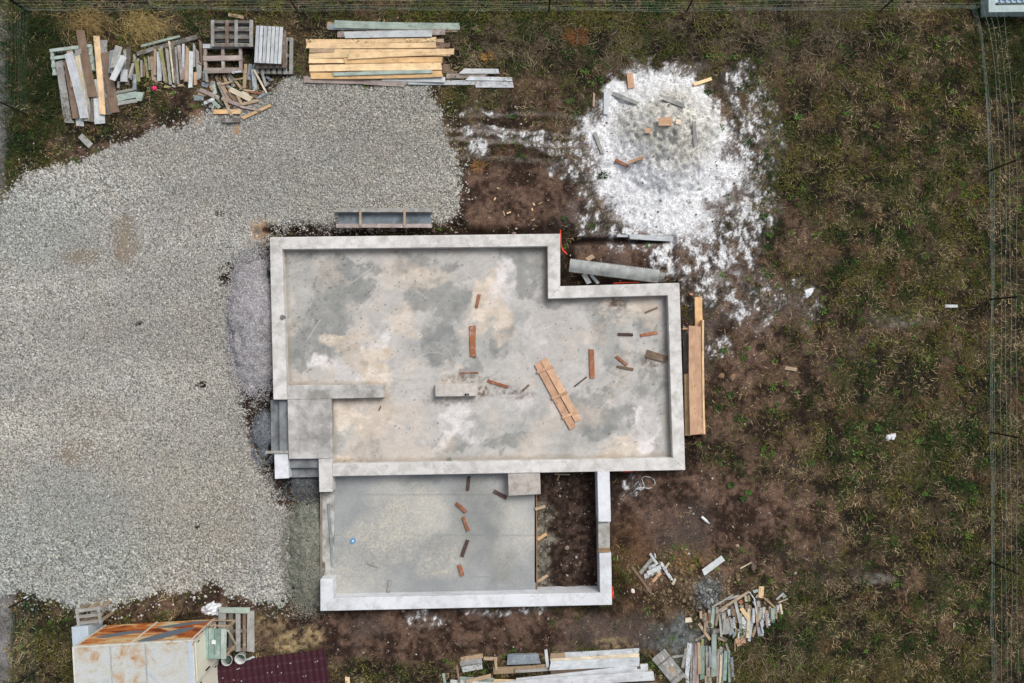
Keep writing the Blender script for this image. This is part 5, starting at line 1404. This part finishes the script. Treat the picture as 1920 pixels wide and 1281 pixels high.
def vegetation():
    g = np.random.default_rng(77)
    def sample(n):
        px = g.uniform(-60, 1980, n); py = g.uniform(-60, 1340, n)
        F = fields(px, py)
        ok = (F['so'] > 8)*(1-F['gravel'])*(1-.93*F['lime'])
        dens = np.clip(1.05-F['bare']*1.15, 0, 1)*ok
        road = blob(px, py, [(-10,200,24,180,1),(0,1190,20,100,1)])
        return px, py, F, dens*(1-.8*road), ok
    # field of dry stems
    px, py, F, dens, ok = sample(400000)
    k = g.random(len(px)) < np.maximum(dens*(.10+.72*sstep(.3, .7, F['n2'])), ok*.02)
    px, py = px[k], py[k]; n = len(px); Fk = {q: v[k] for q, v in F.items()}
    a, b = px/PXM, py/PXM
    rowdir = fbm(a, b, .9, 3, 10)*12.0
    tone = np.clip((fbm(a, b, .55, 4, 13)-.3)*2.4, 0, 1)
    col = mix(lin((58,48,34))[None], lin((208,188,146))[None], np.clip(g.random(n)**1.7*(.45+.85*tone), 0, 1))
    red = sstep(.56, .68, fbm(a, b, .5, 3, 14)); col = mix(col, lin((128,84,48))[None], red*.45)
    gy = blob(px, py, [(1150,80,380,50,.8),(1500,60,200,60,.9),(1430,1210,90,70,.6)]); col = mix(col, mix(lin((62,56,50))[None], lin((150,140,124))[None], g.random(n)**1.5), gy*.8)
    L = g.uniform(.06, .24, n)*(1+.5*gy); ang = rowdir+g.normal(0, 1.0, n)
    blades("dry_grass", px, py, L, g.uniform(.007, .015, n), ang, g.uniform(.05, .7, n), g.normal(0, 1.3, n), col, z=ground_h(px, py, Fk))
    # short litter of stems and chips over soil and field alike
    px, py, F, dens, ok = sample(210000)
    k = g.random(len(px)) < ok*(.30+.45*dens)*(1-.75*F['dust']); px, py = px[k], py[k]; n = len(px); Fk = {q: v[k] for q, v in F.items()}
    col = mix(lin((48,40,32))[None], lin((176,156,126))[None], g.random(n)**2.6)
    blades("plant_litter", px, py, g.uniform(.03, .10, n), g.uniform(.006, .012, n), g.uniform(0, 6.283, n), g.uniform(.02, .35, n), g.normal(0, .9, n), col, z=ground_h(px, py, Fk)+.006)
    # green grass and leaves in patches
    px, py, F, dens, ok = sample(420000)
    a, b = px/PXM, py/PXM
    patch = sstep(.485, .60, fbm(a, b, .38, 4, 12)*.8+fbm(a, b, 2.4, 3, 15)*.2+.18*blob(px, py, [(1750,300,120,200,.6),(1720,840,190,90,.8),(1880,100,70,80,1.6),(60,150,70,160,1.4),(1680,540,160,120,.4),(1500,1250,300,40,.8),(60,300,50,60,1),
             (1330,200,60,60,.6),(900,190,110,30,.9),(1000,40,300,20,.7),(1420,250,60,120,.5),(120,1220,50,60,.8),(1700,1240,220,60,.6),(820,300,0.1,0.1,0)]))
    k = g.random(len(px)) < np.maximum(dens*(.08+.95*patch), 0)
    px, py = px[k], py[k]; n = len(px); Fk = {q: v[k] for q, v in F.items()}; a, b = px/PXM, py/PXM
    hue = np.clip((fbm(a, b, .7, 3, 4)-.35)*3, 0, 1)
    col = mix(lin((50,80,32))[None], lin((114,114,54))[None], hue)
    col = col*(.4+.95*g.random(n)**1.3)[:, None]
    dk = blob(px, py, [(1880,100,80,90,1),(60,160,80,180,1),(1720,1250,260,60,.3)]); col = mix(col, lin((32,50,28))[None]*(.6+.8*g.random(n))[:, None], dk*.75)
    yel = blob(px, py, [(700,20,300,30,.5),(1620,20,160,40,.8),(1500,1260,300,40,.6)]); col = mix(col, lin((116,106,58))[None]*(.6+.7*g.random(n))[:, None], yel*.6)
    tall = 1+.9*blob(px, py, [(60,150,80,180,1),(1880,100,80,90,1),(700,10,700,30,1),(1600,15,300,40,1)])
    blades("grass", px, py, g.uniform(.05, .14, n)*tall, g.uniform(.010, .020, n), g.uniform(0, 6.283, n), g.uniform(.2, 1.1, n), g.normal(0, .5, n), col, z=ground_h(px, py, Fk))
    # long dead stalks
    n = 5200
    px = g.uniform(-20, 1960, n); py = g.uniform(-30, 1320, n)
    F = fields(px, py)
    d = blob(px, py, [(1120,75,330,46,.8),(1520,70,190,60,.9),(1430,1215,90,75,.9),(560,20,300,30,.6),(250,1160,150,18,.6),(1700,150,250,150,.12),(1650,900,250,350,.10),(60,60,60,60,.4),(350,60,80,40,.5),(110,1230,40,60,.5)])*(F['so'] > 10)*(1-F['gravel'])*(1-.8*F['lime'])
    k = g.random(n) < d; px, py = px[k], py[k]; n = len(px)
    col = mix(lin((92,82,66))[None], lin((188,176,148))[None], g.random(n)**1.8)
    blades("dead_stalks", px, py, g.uniform(.2, .62, n), g.uniform(.006, .011, n), g.uniform(0, 6.283, n), g.uniform(.02, .3, n), g.normal(0, .4, n), col)
    # low leafy weeds: little rosettes
    px, py, F, dens, ok = sample(9000)
    a, b = px/PXM, py/PXM
    w = sstep(.52, .64, fbm(a, b, .6, 3, 6))*np.clip(dens+.35*ok*(F['bare'] < .97)+.15*ok, 0, 1)
    k = g.random(len(px)) < w*.30; px, py = px[k], py[k]; m = len(px); per = 16
    cx = np.repeat(px, per); cy = np.repeat(py, per); n = len(cx)
    an = g.uniform(0, 6.283, n); rr = g.random(n)**.7*5.5*np.repeat(g.uniform(.5, 1.4, m), per)
    tint = np.repeat(g.random(m), per)
    col = mix(lin((52,90,36))[None], lin((100,134,58))[None], tint)*(.55+.8*g.random(n))[:, None]
    qx, qy = cx+np.cos(an)*rr, cy-np.sin(an)*rr
    blades("ground_cover", qx, qy, g.uniform(.03, .065, n), g.uniform(.02, .036, n), an+g.normal(0, .6, n), g.uniform(.1, .6, n), g.normal(0, .4, n), col, z=ground_h(qx, qy)+g.uniform(.0, .04, n))
vegetation()
def clump(px, py, n, L, spread, cols, label, seed, name="dry_grass_clump", adir=None, cat="dry grass", group=None, wd=(.005, .010), lift=(.15, .8)):
    g = np.random.default_rng(seed)
    qx = px+g.normal(0, spread*.5, n); qy = py+g.normal(0, spread*.3, n)
    ang = np.arctan2(-(qy-py), qx-px)+g.normal(0, .5, n) if adir is None else g.normal(adir, .5, n)
    col = mix(lin(cols[0])[None], lin(cols[1])[None], g.random(n))
    z = ground_h(qx, qy)+g.random(n)*.05
    o = blades(name, qx, qy, g.uniform(.5, 1, n)*L, g.uniform(*wd, n), ang, g.uniform(*lift, n), g.normal(0, .5, n), col, kind=None, z=z)
    return tag(o, label, cat, group)
clump(158, 38, 620, .5, 44, ((84,66,38),(206,178,124)), "golden brown dry grass clump above the plank pile", 1, adir=-.5)
clump(268, 48, 720, .55, 46, ((86,72,38),(216,192,132)), "large yellow dry grass clump leaning right above the battens", 2, adir=-.7)
clump(1080, 70, 160, .3, 16, ((90,50,26),(170,110,60)), "small rusty brown dry tuft in the grass at the top", 3)
clump(915, 108, 40, .22, 7, ((180,120,50),(220,170,90)), "small orange dried tuft right of the timber stack", 4)
clump(898, 312, 90, .2, 12, ((150,100,60),(196,150,100)), "small heap of orange brown shavings right of the gravel", 5)
for i, (x, y, s, c) in enumerate([(1496,219,9,1.25),(1356,657,7,1.1),(1369,740,9,1),(1442,516,9,.95),(1432,405,8,.95),(1400,265,14,.8),(1442,440,7,1.1),(1440,465,12,.8),(1328,175,10,.8),(1425,115,10,.9),
        (1068,190,9,1),(960,218,9,.95),(1130,330,14,.7),(1370,910,7,1),(1402,922,7,1.15),(1393,934,6,.9),(1646,803,9,1.1),(1722,826,8,1.2),(1520,868,9,1.1),(1385,785,10,.9),(1345,765,8,.8),(1390,1185,8,.9),(1800,690,8,1)]):
    c *= .9; s *= .62; g_ = (46*c, 78*c, 38*c); h_ = (92*c, 122*c, 62*c)
    clump(x, y, 44, .10, s*1.05, (g_, h_), "small bright green weed sprouting between dry stems and bare soil", 50+i, "weed", None, "weed", "single green weeds around the plot", (.02, .034), (.1, .9))
